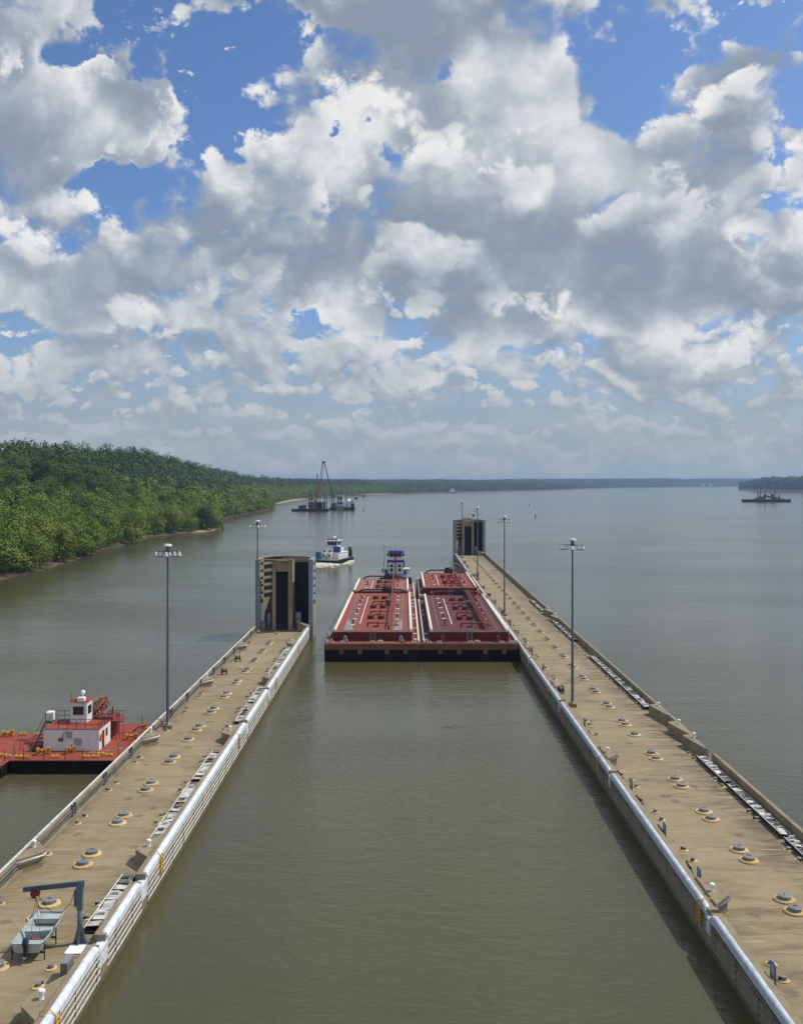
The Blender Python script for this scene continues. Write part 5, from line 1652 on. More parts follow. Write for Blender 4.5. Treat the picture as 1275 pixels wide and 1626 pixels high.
# ------------------------------------------------------------------ people
def person(label, loc, rz, top, bottom, bend=0.0):
    """one skinned body with fingers; clothes and hat are its children"""
    root = None
    J = {'pelvis': (0, 0, 0.95, 0.13), 'waist': (0, 0.0, 1.10, 0.125), 'chest': (0, 0.02 + bend, 1.33, 0.145), 'neck': (0, 0.03 + bend, 1.50, 0.055), 'jaw': (0, 0.05 + bend, 1.57, 0.075), 'head': (0, 0.05 + bend, 1.68, 0.10)}
    E = [('pelvis', 'waist'), ('waist', 'chest'), ('chest', 'neck'), ('neck', 'jaw'), ('jaw', 'head')]
    for s, n in ((-1, 'l'), (1, 'r')):
        J.update({n + 'hip': (s * 0.10, 0, 0.88, 0.095), n + 'knee': (s * 0.12, 0.04, 0.50, 0.065), n + 'ankle': (s * 0.13, 0.0, 0.09, 0.045), n + 'toe': (s * 0.14, 0.17, 0.04, 0.04),
                  n + 'sh': (s * 0.19, bend, 1.42, 0.06), n + 'el': (s * 0.25, -0.02 + bend, 1.13, 0.045), n + 'wr': (s * 0.24, 0.14 + bend, 0.94, 0.03), n + 'palm': (s * 0.235, 0.19 + bend, 0.88, 0.032)})
        E += [('pelvis', n + 'hip'), (n + 'hip', n + 'knee'), (n + 'knee', n + 'ankle'), (n + 'ankle', n + 'toe'), ('chest', n + 'sh'), (n + 'sh', n + 'el'), (n + 'el', n + 'wr'), (n + 'wr', n + 'palm')]
        for k in range(4):
            J[n + 'f%d' % k] = (s * 0.235 + (k - 1.5) * 0.02, 0.235 + bend + 0.006 * (k in (1, 2)), 0.815 - 0.008 * (k in (1, 2)), 0.009)
            E.append((n + 'palm', n + 'f%d' % k))
        J[n + 'th'] = (s * 0.19, 0.20 + bend, 0.85, 0.010)
        E.append((n + 'palm', n + 'th'))
    names = list(J)

    def skin(name, keep, grow, material, parent):
        ns = [q for q in names if q in keep]
        ix = {q: i for i, q in enumerate(ns)}
        me = bpy.data.meshes.new(name)
        me.from_pydata([J[q][:3] for q in ns], [(ix[a], ix[c]) for a, c in E if a in ix and c in ix], [])
        me.materials.append(material)
        o = bpy.data.objects.new(name, me)
        C.objects.link(o)
        o.modifiers.new('skin', 'SKIN')
        for i, q in enumerate(ns):
            r = J[q][3] + grow
            me.skin_vertices[0].data[i].radius = (r, r * (0.8 if q in ('chest', 'waist', 'pelvis') else 1.0))
            me.skin_vertices[0].data[i].use_root = (i == 0)
        o.modifiers.new('sub', 'SUBSURF').render_levels = 1
        if parent: o.parent = parent
        return o
    body = skin('person', set(names), 0.0, M['skin'], None)
    body.location = loc; body.rotation_euler.z = rz
    tag(body, label, 'person')
    skin('trousers', {q for q in names if q in ('pelvis', 'waist') or q.endswith(('hip', 'knee', 'ankle'))}, 0.018, bottom, body)
    skin('jacket', {q for q in names if q in ('chest', 'waist') or q.endswith(('sh', 'el'))}, 0.022, top, body)
    b = MB(); b.lathe([(0.15, 1.715), (0.125, 1.73), (0.115, 1.79), (0.07, 1.84), (0.02, 1.85)], (0, 0.05 + bend, 0), 14); b.build('hard_hat', M['hard_hat'], body)
    b = MB()
    for s in (-1, 1):
        b.box(s * 0.135 - 0.05, s * 0.135 + 0.05, -0.08, 0.21, 0.0, 0.09)
        b.ball((s * 0.036, 0.143 + bend, 1.675), 0.012, 6, 4)
    b.build('boots', M['black'], body)
    b = MB(); b.ball((0, 0.155 + bend, 1.645), 0.018, 6, 4, (0.8, 1, 1.2)); b.box(-0.03, 0.03, 0.135 + bend, 0.142 + bend, 1.598, 1.608); b.build('nose', M['skin'], body)
    return body


person('person in yellow vest standing at the front left corner of the barges', (-12.75, 159.3, 3.0), 2.6, M['hivis'], M['trousers'], 0.05)
person('person in dark clothes on the right wall beside the maroon barge', (20.95, 163.0, ZD), 1.2, M['blue_shirt'], M['trousers'])
person('person in yellow vest at the far corner of the rear right barge', (18.3, 257.6, 3.5), 2.0, M['hivis'], M['trousers'])


# ------------------------------------------------------------------ floating plant far up river
def lattice(b, p0, p1, w, n, r):
    p0, p1 = Vector(p0), Vector(p1)
    d = (p1 - p0).normalized(); a = d.cross(Vector((0, 1, 0))).normalized() * w; c = a.cross(d).normalized() * w
    cs = [a + c, a - c, -a - c, -a + c]
    for q in cs:
        b.bar(p0 + q, p1 + q * 0.6, r)
    for k in range(n):
        f0, f1 = k / n, (k + 1) / n
        for i in range(4):
            b.bar(p0.lerp(p1, f0) + cs[i] * (1 - 0.4 * f0), p0.lerp(p1, f1) + cs[(i + 1) % 4] * (1 - 0.4 * f1), r * 0.7)


def crane_barge():
    Y = 985.0
    k = Y / 1500.0
    fx = lambda px: (px - 642) * k
    root = empty('crane_barge', (fx(492), Y, 0))
    X0 = fx(492)
    g = lambda px: fx(px) - X0
    tag(root, 'floating crane barge with a tall red lattice boom far up the river', 'barge')
    b = MB(); b.box(g(463), g(521), 0, 16, -1.0, 2.0); b.build('hull', M['hull_black'], root)
    b = MB(); b.box(g(463) + 0.1, g(521) - 0.1, 0.1, 15.9, 2.0, 2.3); b.build('deck', M['rust'], root)
    b = MB(); b.box(g(497), g(508), 4, 12, 2.3, 9.0); b.cbox((g(502), 8, 10), (5, 6, 2.4)); b.build('crane_house', M['red_boom'], root)
    b = MB(); lattice(b, (g(504), 7, 7), (g(512), 7, 51), 1.3, 14, 0.30); b.build('boom', M['red_boom'], root)
    b = MB(); lattice(b, (g(501.5), 9, 5), (g(502.5), 9, 39), 0.8, 10, 0.28); b.build('gantry_mast', M['red_boom'], root)
    b = MB(); lattice(b, (g(514), 7, 51), (g(529), 7, 12), 0.5, 14, 0.26); b.cbox((g(513), 7, 51.4), (3.2, 1.6, 1.6)); b.build('backstay_frame', M['dark_steel'], root)
    for i, (px, h) in enumerate(((491, 22), (495, 18), (515, 21), (518.5, 16))):
        b = MB(); b.cyl((g(px), 3, -3), (g(px), 3, h), 0.42, n=8); b.build('spud', M['dark_steel'], root)
    for i, (px, w, h, m) in enumerate(((477, 5, 3.0, M['blue']), (482, 4, 3.6, M['red_boom']), (493, 5, 6.5, M['worn_grey']), (511, 7, 7.0, M['worn_grey']), (506, 5, 10, M['white']))):
        b = MB(); b.cbox((g(px), 7, 2.3 + h / 2), (w, 6, h)); b.cbox((g(px), 7, 2.3 + h + 0.2), (w + 0.5, 6.5, 0.4)); b.build('deck_house', m, root)
    b = MB()
    for q in range(8):
        b.bar((g(489 + 2.1 * q), 1, 2), (g(489 + 2.1 * q), 1, 9 + (q % 3)), 0.2)
    b.bar((g(489), 1, 8.5), (g(504), 1, 8.5), 0.35); b.bar((g(489), 1, 12.0), (g(499), 1, 12.0), 0.3)
    b.build('gantry', M['dark_steel'], root)

    root = empty('dredge', (fx(530), Y + 45, 0))
    X1 = fx(530); g = lambda px: (fx(px) - X1) * (Y + 45) / Y
    tag(root, 'white dredge boat lying behind the floating crane barge', 'boat')
    b = MB(); b.box(g(518), g(558), 0, 14, -1, 2.6); b.build('hull', M['hull_black'], root)
    b = MB(); b.box(g(529), g(542), 2, 12, 2.6, 9.5); b.build('cabin', M['white'], root)
    b = MB(); b.box(g(530.5), g(539.5), 3, 11, 9.5, 15.5); b.build('upper_cabin', M['white'], root)
    b = MB(); b.box(g(529), g(541), 2.6, 11.5, 15.5, 16.2); b.build('roof', M['white'], root)
    for z in (6.2, 11.8):
        b = MB(); b.box(g(531), g(539), 1.94 if z < 9 else 2.94, 2.05 if z < 9 else 3.05, z, z + 1.8); b.build('window_band', M['glass'], root)
    b = MB(); b.box(g(544), g(553), 3, 11, 2.6, 9.0); b.cyl((g(544), 7, 9), (g(551), 7, 9), 3.0, n=14); b.build('machinery_house', M['white'], root)
    b = MB(); b.box(g(552), g(557), 3, 11, 2.6, 7.0); b.box(g(551.5), g(556.5), 2.6, 10, 8.4, 9.4); b.build('stern_gantry', M['dark_steel'], root)
    b = MB(); b.box(g(529), g(541), -1.6, 1.2, 0.3, 4.2); b.build('barge_bow', M['worn_grey'], root)
    for px, h in ((521.5, 27), (525, 22), (545, 22), (537, 24), (532, 21)):
        b = MB(); b.cyl((g(px), 1.5, -2), (g(px), 1.5, h), 0.42, n=8); b.build('spud', M['dark_steel'] if px != 532 else M['blue'], root)
    b = MB(); b.box(g(520), g(529), 4, 10, 2.6, 7.5); b.build('deck_house', M['worn_grey'], root)

    k2 = 1452 / 1500.0
    root = empty('spud_barge', ((1220 - 642) * k2, 1452, 0))
    tag(root, 'low dark spud barge with red crane in front of the right headland', 'barge')
    g = lambda px: (px - 1220) * k2
    b = MB(); alongx(b, [(0, 3.6), (0, 0.8), (2, -1), (18, -1), (18, 3.6)][::-1], g(1184), g(1256)); b.build('hull', M['hull_black'], root)
    b = MB(); b.box(g(1184) + 0.3, g(1256) - 0.3, 0.3, 17.7, 3.6, 4.1); b.build('deck', M['timber'], root)
    for px, h in ((1205.5, 16.5), (1209.5, 19), (1216.5, 18), (1232.5, 19), (1239, 12)):
        b = MB(); b.cyl((g(px), 5, -2), (g(px), 5, h), 0.75, n=8); b.cbox((g(px), 5, 6), (2.2, 2.2, 4)); b.build('spud', M['dark_steel'], root)
    b = MB(); b.bar((g(1216), 8, 10), (g(1229), 8, 6.5), 2.2, 2.6); b.cbox((g(1218), 8, 9.2), (4, 4, 4)); b.cbox((g(1226), 8, 7), (6, 5, 3)); b.build('crane', M['red_boom'], root)
    for px, w, h, m in ((1212, 6, 4, M['rust']), (1235, 5, 3.5, M['worn_grey']), (1243, 8, 1.4, M['worn_grey']), (1229, 3, 8, M['dark_steel']), (1203, 5, 2, M['rust'])):
        b = MB(); b.cbox((g(px), 7, 4 + h / 2), (w, 5, h)); b.build('deck_load', m, root)

    for px, py, lab in ((565, 792.5, 'dark box-shaped float beyond the crane barge, left one of a pair'), (577, 789, 'dark box-shaped float beyond the crane barge, right one of a pair')):
        Yd = 1500 * 30 / (py - 766); kk = Yd / 1500
        root = empty('mooring_float', ((px - 642) * kk, Yd, 0)); tag(root, lab, 'float', 'box-shaped floats up river')
        b = MB(); b.box(-2.7 * kk, 2.7 * kk, 0, 6, -0.5, 2.6 * kk); b.build('float_box', M['timber'], root)
        b = MB(); b.box(-2.9 * kk, 2.9 * kk, -0.3, 6.3, 2.6 * kk, 3.0 * kk); b.build('deck', M['dark_steel'], root)
    for px, py, lab in ((850, 821, 'small dark channel buoy, nearer of the two on the open water'), (840, 803, 'small dark channel buoy, farther of the two on the open water'), (577.5, 811, 'small dark buoy on the water right of the crane barge')):
        Yd = 1500 * 30 / (py - 766); kk = Yd / 1500
        root = empty('buoy', ((px - 642) * kk, Yd, 0)); tag(root, lab, 'buoy', 'channel buoys')
        b = MB(); b.lathe([(0.5, -0.5), (0.75, 0.0), (0.75, 0.6), (0.45, 1.0), (0.3, 2.2)], n=12); b.build('float', M['red_boom'], root)
        b = MB(); b.cyl((0, 0, 2.2), (0, 0, 2.9), 0.12, n=8); b.ball((0, 0, 3.0), 0.3, 8, 6); b.build('top_mark', M['dark_steel'], root)
    Yd = 2700.0; kk = Yd / 1500
    root = empty('tow_boat', ((717 - 642) * kk, Yd, 0)); tag(root, 'tiny white boat moored under the far wooded bank', 'tow boat')
    b = MB(); b.box(-22, 16, 0, 12, -1, 3); b.build('hull', M['worn_grey'], root)
    b = MB(); b.box(-6, 10, 2, 10, 3, 8); b.box(-1, 7, 3, 9, 8, 13); b.build('cabin', M['white'], root)
    # bird over the hill
    b = MB()
    b.ball((0, 0, 0), 0.16, 10, 7, (1, 2.6, 0.9))
    for s in (-1, 1):
        b.hexa([(s * 0.1, -0.15, 0.0), (s * 0.65, -0.05, 0.22), (s * 0.65, 0.22, 0.22), (s * 0.1, 0.25, 0.0)], [(s * 0.1, -0.15, 0.04), (s * 0.65, -0.05, 0.25), (s * 0.65, 0.22, 0.25), (s * 0.1, 0.25, 0.04)])
        b.hexa([(s * 0.65, -0.05, 0.22), (s * 1.2, -0.2, 0.12), (s * 1.2, -0.1, 0.12), (s * 0.65, 0.22, 0.22)], [(s * 0.65, -0.05, 0.25), (s * 1.2, -0.2, 0.14), (s * 1.2, -0.1, 0.14), (s * 0.65, 0.22, 0.25)])
    b.hexa([(-0.08, -0.62, 0), (0.08, -0.62, 0), (0.05, -0.3, 0), (-0.05, -0.3, 0)], [(-0.08, -0.62, 0.03), (0.08, -0.62, 0.03), (0.05, -0.3, 0.05), (-0.05, -0.3, 0.05)])
    b.ball((0, 0.45, 0.05), 0.12, 8, 6)
    o = b.build('bird', M['black'])
    o.location = (-100.5, 400, 46.0)
    tag(o, 'small dark bird in the sky above the wooded hill', 'bird')


crane_barge()
# ------------------------------------------------------------------ river banks, woods and far hills
def lerp_list(t, ks, vs):
    if t <= ks[0]: return vs[0]
    for i in range(len(ks) - 1):
        if t <= ks[i + 1]:
            f = (t - ks[i]) / (ks[i + 1] - ks[i])
            return vs[i] + (vs[i + 1] - vs[i]) * f
    return vs[-1]


class Bank:
    """a shoreline and the land to the left of it; ridge gives the height of the ground behind each shore point"""
    def __init__(s, pts, prof, step, big=0.0):
        s.big = big
        s.prof = prof                       # [(distance inland, share of the ridge height, fixed extra)]
        P = [Vector((p[0], p[1])) for p in pts]
        R_ = [p[2] for p in pts]
        s.p = []; s.h = []
        for i in range(len(P) - 1):
            n = max(1, int((P[i + 1] - P[i]).length / step))
            for k in range(n):
                f = k / n
                s.p.append(P[i].lerp(P[i + 1], f)); s.h.append(R_[i] + (R_[i + 1] - R_[i]) * f)
        s.p.append(P[-1]); s.h.append(R_[-1])
        n = len(s.p)
        s.n = []
        for i in range(n):
            w = max(2, int(60 / step))
            d = (s.p[min(n - 1, i + w)] - s.p[max(0, i - w)]).normalized()
            s.n.append(Vector((-d.y, d.x)))
        s.len = [0.0]
        for i in range(1, n):
            s.len.append(s.len[-1] + (s.p[i] - s.p[i - 1]).length)

    def at(s, i, d, wob=True):
        w = 3.0 * mnoise.noise(Vector((s.p[i].x * 0.03, s.p[i].y * 0.03, 0))) + 1.2 * mnoise.noise(Vector((s.p[i].x * 0.14, s.p[i].y * 0.14, 5)))
        q = s.p[i] + s.n[i] * (d + (w if wob else 0))
        share = lerp_list(d, [a[0] for a in s.prof], [a[1] for a in s.prof])
        extra = lerp_list(d, [a[0] for a in s.prof], [a[2] for a in s.prof])
        z = s.h[i] * share + extra
        if s.big:
            z += share * s.big * mnoise.noise(Vector((q.x * 0.0016, q.y * 0.0016, 9))) + share * s.big * 0.5 * mnoise.noise(Vector((q.x * 0.005, q.y * 0.005, 4)))
        if d > 12:
            z += min(1.0, (d - 12) / 40) * 2.5 * mnoise.noise(Vector((q.x * 0.012, q.y * 0.012, 3)))
        elif d > 0:
            z += 0.35 * mnoise.noise(Vector((q.x * 0.25, q.y * 0.25, 1)))
        return q.x, q.y, z

    def mesh(s, name, material, ds, canopy=None):
        b = MB()
        n = len(s.p); m = len(ds)
        vs = []
        for i in range(n):
            for d in ds:
                x_, y_, z = s.at(i, d)
                if canopy and d > 5.6:
                    c = Vector((x_, y_, 0))
                    g = canopy * (0.75 + 0.55 * mnoise.noise(c * 0.045) + 0.35 * mnoise.noise(c * 0.12 + Vector((7, 1, 0))))
                    z += max(2.0, g)
                vs.append((x_, y_, z))
        fs = [(i * m + k, (i + 1) * m + k, (i + 1) * m + k + 1, i * m + k + 1) for i in range(n - 1) for k in range(m - 1)]
        b._add(vs, fs, True)
        return b.build(name, material)


LEFT_PTS = [(-123, 60, 26), (-124, 200, 26), (-123.5, 288, 26), (-124, 330, 26), (-128, 365, 26), (-133, 430, 26), (-139, 520, 27), (-129, 560, 27), (-120, 585, 28), (-119, 615, 29), (-130, 655, 31),
            (-148, 760, 34), (-150, 900, 38), (-148, 1040, 40), (-160, 1130, 40), (-184, 1300, 38), (-192, 1450, 36), (-190, 1680, 29), (-155, 2000, 19), (-95, 2330, 13), (-10, 2600, 12)]
LPROF = [(-14, 0, -1.4), (-3, 0, -0.5), (0, 0, 0.04), (4, 0, 0.9), (10, 0.01, 1.4), (40, 0.06, 2.0), (70, 0.32, 2), (105, 0.75, 1), (130, 0.96, 0), (165, 1.0, 0), (260, 0.9, 0), (600, 0.7, 0)]
bank = Bank(LEFT_PTS, LPROF, 5.0, 5.0)
o = bank.mesh('river_bank', M['soil'], [-14, -6, -2, 0, 1.2, 2.5, 4, 7, 10, 18, 28, 40, 55, 70, 88, 105, 130, 165, 260, 420])
tag(o, 'wooded river bank rising on the left', 'bank', kind='structure')

FAR_PTS = [(-10, 2600, 12), (160, 3000, 20), (330, 3350, 22), (560, 3800, 22), (900, 4600, 20), (1350, 5600, 26), (2100, 6500, 34), (2900, 7400, 36), (4200, 8200, 38), (6500, 9000, 40)]
FPROF = [(-20, 0, -1), (0, 0, 0.05), (15, 0.05, 1.0), (90, 0.5, 2), (400, 1.0, 2), (1200, 1.2, 0), (2400, 0.6, 0)]
farbank = Bank(FAR_PTS, FPROF, 9.0, 9.0)
o = farbank.mesh('far_bank', M['sand'], [-20, 0, 6, 15, 60, 400])
tag(o, 'low sandy shore of the far bank', 'bank', kind='structure')
o = farbank.mesh('far_woods', M['far_wood'], [5.5, 6, 9, 15, 24, 36, 52, 75, 110, 160, 230, 320, 420, 560, 800, 1200, 2400], canopy=17.0)
tag(o, 'hazy blue woods along the far bank', 'woods', kind='stuff')

# a second, farther ridge of hills that closes the view behind the bend
HILL_PTS = [(-3800, 5200, 48), (-2200, 5600, 46), (-900, 5900, 45), (0, 6200, 44), (900, 6900, 40), (1900, 7900, 38), (3200, 9000, 40), (5500, 10200, 40), (8200, 11200, 40)]
HPROF = [(0, 0, 0), (60, 0.35, 0), (300, 0.8, 0), (600, 1.0, 0), (1600, 0.9, 0)]
hill = Bank(HILL_PTS, HPROF, 14.0, 14.0)
o = hill.mesh('hills', M['far_wood'], [0, 20, 60, 120, 200, 300, 400, 500, 600, 800, 1100, 1600], canopy=9.0)
tag(o, 'low blue hills on the horizon', 'hills', kind='structure')

HEAD_PTS = [(1440, 4090, 3), (1395, 3850, 16), (1270, 3460, 20), (1225, 3214, 21), (1300, 3020, 22), (1430, 2850, 22), (1750, 2600, 22), (2300, 2300, 22)]
HDPROF = [(-10, 0, -1), (0, 0, 0.05), (6, 0.25, 1), (16, 0.75, 2), (50, 1.0, 2), (500, 1.0, 2)]
head = Bank(HEAD_PTS, HDPROF, 7.0)
o = head.mesh('headland', M['sand'], [-10, 0, 4, 10, 40, 160])
tag(o, 'sandy foot of the right headland', 'bank', kind='structure')
o = head.mesh('headland_woods', M['headland_wood'], [5.2, 5.8, 12, 20, 32, 48, 70, 100, 140, 200, 300, 450], canopy=27.0)
tag(o, 'dark woods on the headland at the right', 'woods', kind='stuff')


# ------------------------------------------------------------------ trees
def crown_arrays(seed, w, h, lobes, leaves, size, tall):
    """leaf quads gathered in lobes through the crown's volume: returns (n*4, 3) points"""
    r = np.random.default_rng(seed)
    L = []
    for k in range(lobes):
        t = r.uniform(0, 2 * math.pi); f = (k + 0.5) / lobes
        zz = 0.16 + 0.80 * f
        env = math.sin(math.pi * min(0.98, (0.22 + 0.76 * zz))) ** (0.7 if not tall else 0.9)
        rad = w * 0.5 * env * r.uniform(0.25, 0.80)
        L.append((rad * math.cos(t), rad * math.sin(t), h * zz * r.uniform(0.93, 1.04), w * r.uniform(0.19, 0.33) * (0.7 + 0.5 * env)))
    L.append((0, 0, h * 0.60, w * 0.30)); L.append((0, 0, h * 0.36, w * 0.30))
    wts = np.array([l[3] ** 2 for l in L]); wts /= wts.sum()
    idx = r.choice(len(L), size=leaves, p=wts)
    C_ = np.array([l[:3] for l in L])[idx]; Rr = np.array([l[3] for l in L])[idx]
    d = r.normal(size=(leaves, 3)); d /= np.linalg.norm(d, axis=1)[:, None]
    d[:, 2] = np.where(r.random(leaves) < 0.35, np.abs(d[:, 2]), d[:, 2])
    rr = Rr * (0.55 + 0.55 * r.random(leaves) ** 0.6)
    P = C_ + d * rr[:, None] * np.array([1, 1, 0.85])
    nrm = d + np.array([0, 0, 0.2]) + 0.22 * r.normal(size=(leaves, 3)); nrm /= np.linalg.norm(nrm, axis=1)[:, None]
    up = r.normal(size=(leaves, 3))
    a = np.cross(nrm, up); a /= np.linalg.norm(a, axis=1)[:, None] + 1e-9
    b = np.cross(nrm, a)
    s = (size * r.uniform(0.6, 1.25, leaves))[:, None]
    q = np.stack([P - a * s * 0.5, P + b * s * 0.34 , P + a * s * 0.5, P - b * s * 0.34], axis=1)
    return q.reshape(-1, 3)


def quads_mesh(name, pts, material):
    n = len(pts) // 4
    me = bpy.data.meshes.new(name)
    me.vertices.add(len(pts)); me.loops.add(len(pts)); me.polygons.add(n)
    me.vertices.foreach_set('co', np.asarray(pts, dtype=np.float32).ravel())
    me.loops.foreach_set('vertex_index', np.arange(len(pts), dtype=np.int32))
    me.polygons.foreach_set('loop_start', np.arange(0, len(pts), 4, dtype=np.int32))
    me.materials.append(material)
    me.update(calc_edges=True)
    return me


KINDS = []                                   # (crown mesh, trunk mesh, height, is_willow)
for k in range(10):
    wil = k < 6
    r = random.Random(100 + k)
    w = r.uniform(8.5, 11.5) if wil else r.uniform(9.5, 13)
    h = r.uniform(11.5, 15) if wil else r.uniform(14, 18)
    cp = crown_arrays(40 + k, w, h, 10 if wil else 11, 3200, 0.56 if wil else 0.62, wil)
    cm = quads_mesh('crown', cp, M['leaf_bright'] if wil else M['leaf_dark'])
    b = MB()
    b.tube([(0, 0, -0.6), (0.1, 0, h * 0.2), (0.05, 0.15, h * 0.45), (0, 0.1, h * 0.72)], 0.22, 7)
    for j in range(5):
        t = r.uniform(0, 6.28); z0 = h * r.uniform(0.12, 0.4)
        b.tube([(0.05, 0.05, z0), (w * 0.16 * math.cos(t), w * 0.16 * math.sin(t), z0 + h * 0.12), (w * 0.32 * math.cos(t), w * 0.32 * math.sin(t), z0 + h * 0.26)], 0.11, 6)
    to = b.build('trunk', M['bark'])
    tm = to.data
    bpy.data.objects.remove(to)
    KINDS.append((cm, tm, h, wil))

LOW = [(crown_arrays(70 + k, 10.5 if k < 3 else 12, 13.5 if k < 3 else 16.5, 8, 520, 1.1, k < 3), k < 3) for k in range(6)]

r = random.Random(17)
sites = []
i = 0
n = len(bank.p)
for i in range(0, n, 1):
    for col in range(19):
        d = 1.8 + col * 8.2 + r.uniform(-3.6, 3.6) + (2.0 if i % 2 else 0)
        if r.random() < 0.50:
            continue
        if i % 2 and col % 2 and r.random() < 0.3:
            continue
        x_, y_, z = bank.at(i, d)
        x_ += r.uniform(-2, 2); y_ += r.uniform(-2.5, 2.5)
        vis = x_ / max(y_, 1) > -0.47
        if not vis or y_ < 150:
            continue
        sc = (r.uniform(0.8, 1.25) if r.random() < 0.75 else r.uniform(1.2, 1.6)) * (0.95 if d < 14 else 1.1)
        wil = (d < 45 and r.random() < 0.92) or (d < 75 and r.random() < 0.5) or r.random() < 0.06
        sites.append((x_, y_, z, sc, wil, d, r.uniform(0, 6.28)))
sites.sort(key=lambda q: math.hypot(q[0], q[1]))
near, farther = sites[:300], sites[300:]
for i in range(len(farbank.p)):           # the front rows of the far wood, up to about four kilometres off
    if farbank.p[i].y > 4300: break
    for col in range(9):
        x_, y_, z = farbank.at(i, 4 + col * 9.0 + r.uniform(-3, 3))
        farther.append((x_ + r.uniform(-3, 3), y_, z, r.uniform(0.85, 1.35), r.random() < 0.25, 20, r.uniform(0, 6.28)))
WNAMES = {True: ('willow_tree', 'bright green bushy tree on the low river bank', 'bright trees along the left bank'), False: ('oak_tree', 'dark green rounded tree on the left hillside', 'dark trees on the left hillside')}
for (x_, y_, z, sc, wil, d, rz) in near:
    cm, tm, h, _ = r.choice([q for q in KINDS if q[3] == wil])
    nm, lab, grp = WNAMES[wil]
    root = empty(nm, (x_, y_, z - 0.2), rz)
    root.scale = (sc * r.uniform(0.92, 1.1), sc * r.uniform(0.92, 1.1), sc)
    tag(root, lab, 'tree', grp)
    for q, me in (('crown', cm), ('trunk', tm)):
        c = bpy.data.objects.new(q, me); C.objects.link(c); c.parent = root
for wil in (True, False):
    acc = []
    for (x_, y_, z, sc, w_, d, rz) in farther:
        if w_ != wil:
            continue
        p = r.choice([q[0] for q in LOW if q[1] == wil])
        if y_ > 1500:
            p = p[: 4 * 200]
        c, s_ = math.cos(rz), math.sin(rz)
        q = p * sc
        acc.append(np.stack([q[:, 0] * c - q[:, 1] * s_ + x_, q[:, 0] * s_ + q[:, 1] * c + y_, q[:, 2] + z], axis=1))
    me = quads_mesh('distant_wood', np.concatenate(acc), M['leaf_bright'] if wil else M['leaf_dark'])
    o = bpy.data.objects.new('distant_wood', me); C.objects.link(o)
    tag(o, 'bright green wood along the water farther up the left bank' if wil else 'dark green wood covering the hill farther up the left bank', 'wood', kind='stuff')
print('TREES', len(near), len(farther))

# undergrowth that closes the foot of the wood
acc = []
rr = np.random.default_rng(3)
for i in range(0, n):
    for col in range(7):
        d = 5.5 + col * 5.0 + r.uniform(-1.5, 2.5)
        x_, y_, z = bank.at(i, d)
        if y_ < 150 or x_ / max(y_, 1) < -0.47 or y_ > 1700:
            continue
        m = 34 if y_ < 700 else 16
        c = rr.normal(size=(m, 3)) * np.array([1.9, 1.9, 0.9]) + np.array([x_, y_, z + 1.3])
        a = rr.normal(size=(m, 3)); a /= np.linalg.norm(a, axis=1)[:, None]
        b_ = np.cross(a, rr.normal(size=(m, 3))); b_ /= np.linalg.norm(b_, axis=1)[:, None]
        s_ = rr.uniform(0.35, 0.8, (m, 1)) * (1.0 if y_ < 700 else 1.5)
        acc.append(np.stack([c - a * s_, c + b_ * s_ * 0.7, c + a * s_, c - b_ * s_ * 0.7], axis=1).reshape(-1, 3))
o = bpy.data.objects.new('undergrowth', quads_mesh('undergrowth', np.concatenate(acc), M['leaf_bright'])); C.objects.link(o)
tag(o, 'green undergrowth along the foot of the trees', 'undergrowth', kind='stuff')

# driftwood and a leaning trunk on the bank
r = random.Random(4)
for k in range(26):
    i = min(n - 1, r.randrange(40, 130))
    x_, y_, z = bank.at(i, r.uniform(0.5, 4.5))
    if y_ < 280: continue
    L = r.uniform(2.5, 7.0); t = math.pi / 2 + r.uniform(-0.7, 0.7)
    b = MB()
    b.tube([(0, 0, 0.1), (L * 0.4 * math.cos(t), L * 0.4 * math.sin(t), 0.22), (L * math.cos(t), L * math.sin(t), 0.16 + r.uniform(0, 0.7))], r.uniform(0.12, 0.26), 7)
    b.tube([(L * 0.4 * math.cos(t), L * 0.4 * math.sin(t), 0.22), (L * 0.6 * math.cos(t + 0.5), L * 0.6 * math.sin(t + 0.5), 0.9)], 0.08, 6)
    o = b.build('driftwood', M['bark']); o.location = (x_, y_, z)
    tag(o, 'bare driftwood log lying along the muddy edge of the left bank', 'log', 'driftwood on the left bank')
b = MB(); b.tube([(0, 0, -0.5), (-0.8, 0.3, 2.6), (-2.0, 0.4, 5.2)], 0.45, 8); b.tube([(-0.8, 0.3, 2.6), (-0.2, 0.2, 4.4)], 0.2, 6)
o = b.build('leaning_trunk', M['bark']); o.location = (-113.5, 592, 0.3)
tag(o, 'dead trunk leaning over the sandy point of the left bank', 'log')


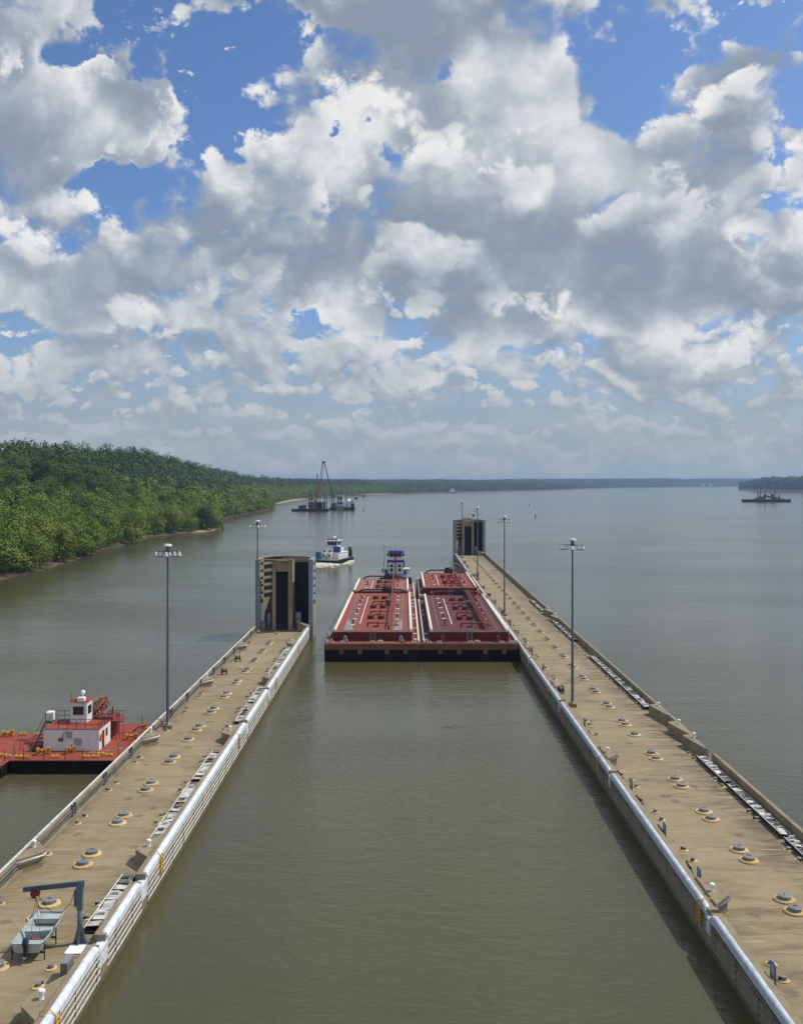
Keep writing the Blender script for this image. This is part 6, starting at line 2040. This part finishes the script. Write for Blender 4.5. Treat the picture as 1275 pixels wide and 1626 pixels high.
def sandbar(name, px_pts, label):
    P = []
    for px, py in px_pts:
        Yd = 1500 * 30 / (py - 766.0); P.append(((px - 642) * Yd / 1500, Yd))
    cx = sum(p[0] for p in P) / len(P); cy = sum(p[1] for p in P) / len(P)
    b = MB()
    vs = [(x_, y_, -0.1) for x_, y_ in P] + [(cx + (x_ - cx) * 0.7, cy + (y_ - cy) * 0.7, 0.7) for x_, y_ in P] + [(cx, cy, 1.3)]
    m = len(P)
    fs = [(k, (k + 1) % m, m + (k + 1) % m, m + k) for k in range(m)] + [(m + k, m + (k + 1) % m, 2 * m) for k in range(m)]
    b._add(vs, fs, True)
    o = b.build(name, M['sand']); tag(o, label, 'sandbar', kind='structure')


sandbar('sandbar', [(300, 846.5), (322, 845), (340, 843.5), (350, 839.5), (342, 838), (320, 841)], 'sandy point below the leaning trunk')
sandbar('sandbar', [(430, 802), (440, 800.5), (470, 795), (492, 792.5), (470, 791), (448, 795)], 'pale sand shore beyond the wooded hill')
sandbar('sandbar', [(418, 807.5), (428, 806.8), (434, 805.6), (426, 804.6)], 'small sand spit at the foot of the hill')
sandbar('sandbar', [(540, 786.6), (600, 785.2), (640, 784.0), (600, 783.6), (560, 784.6)], 'thin sand line on the far bank')

# tiny white houses on the far right bank
for k, (px, lab) in enumerate(((1128, 'tiny white house on the far bank, left one'), (1116, 'tiny white house on the far bank, right one'))):
    Yd = 6350.0
    root = empty('house', ((px - 642) * Yd / 1500, Yd, 14)); tag(root, lab, 'house')
    b = MB(); b.box(-8, 8, -6, 6, -12, 3); b.build('wall', M['white'], root)
    b = MB(); b.hexa([(-9, -7, 3), (9, -7, 3), (9, 7, 3), (-9, 7, 3)], [(-9, -0.2, 7), (9, -0.2, 7), (9, 0.2, 7), (-9, 0.2, 7)]); b.build('roof', M['worn_grey'], root)

# ------------------------------------------------------------------ haze
HAZE = 1.0e-4
b = MB(); b.box(-9200, 11200, -460, 14200, -4.2, 76)
m = bpy.data.materials.new('haze_air'); m.use_nodes = True
nt = m.node_tree; nt.nodes.clear()
out = nt.nodes.new('ShaderNodeOutputMaterial'); v = nt.nodes.new('ShaderNodeVolumePrincipled')
v.inputs['Color'].default_value = (0.42, 0.62, 0.95, 1)
v.inputs['Density'].default_value = HAZE
v.inputs['Anisotropy'].default_value = 0.2
nt.links.new(v.outputs[0], out.inputs['Volume'])
o = b.build('haze', m)
tag(o, 'thin summer haze over the river', 'haze', kind='stuff')
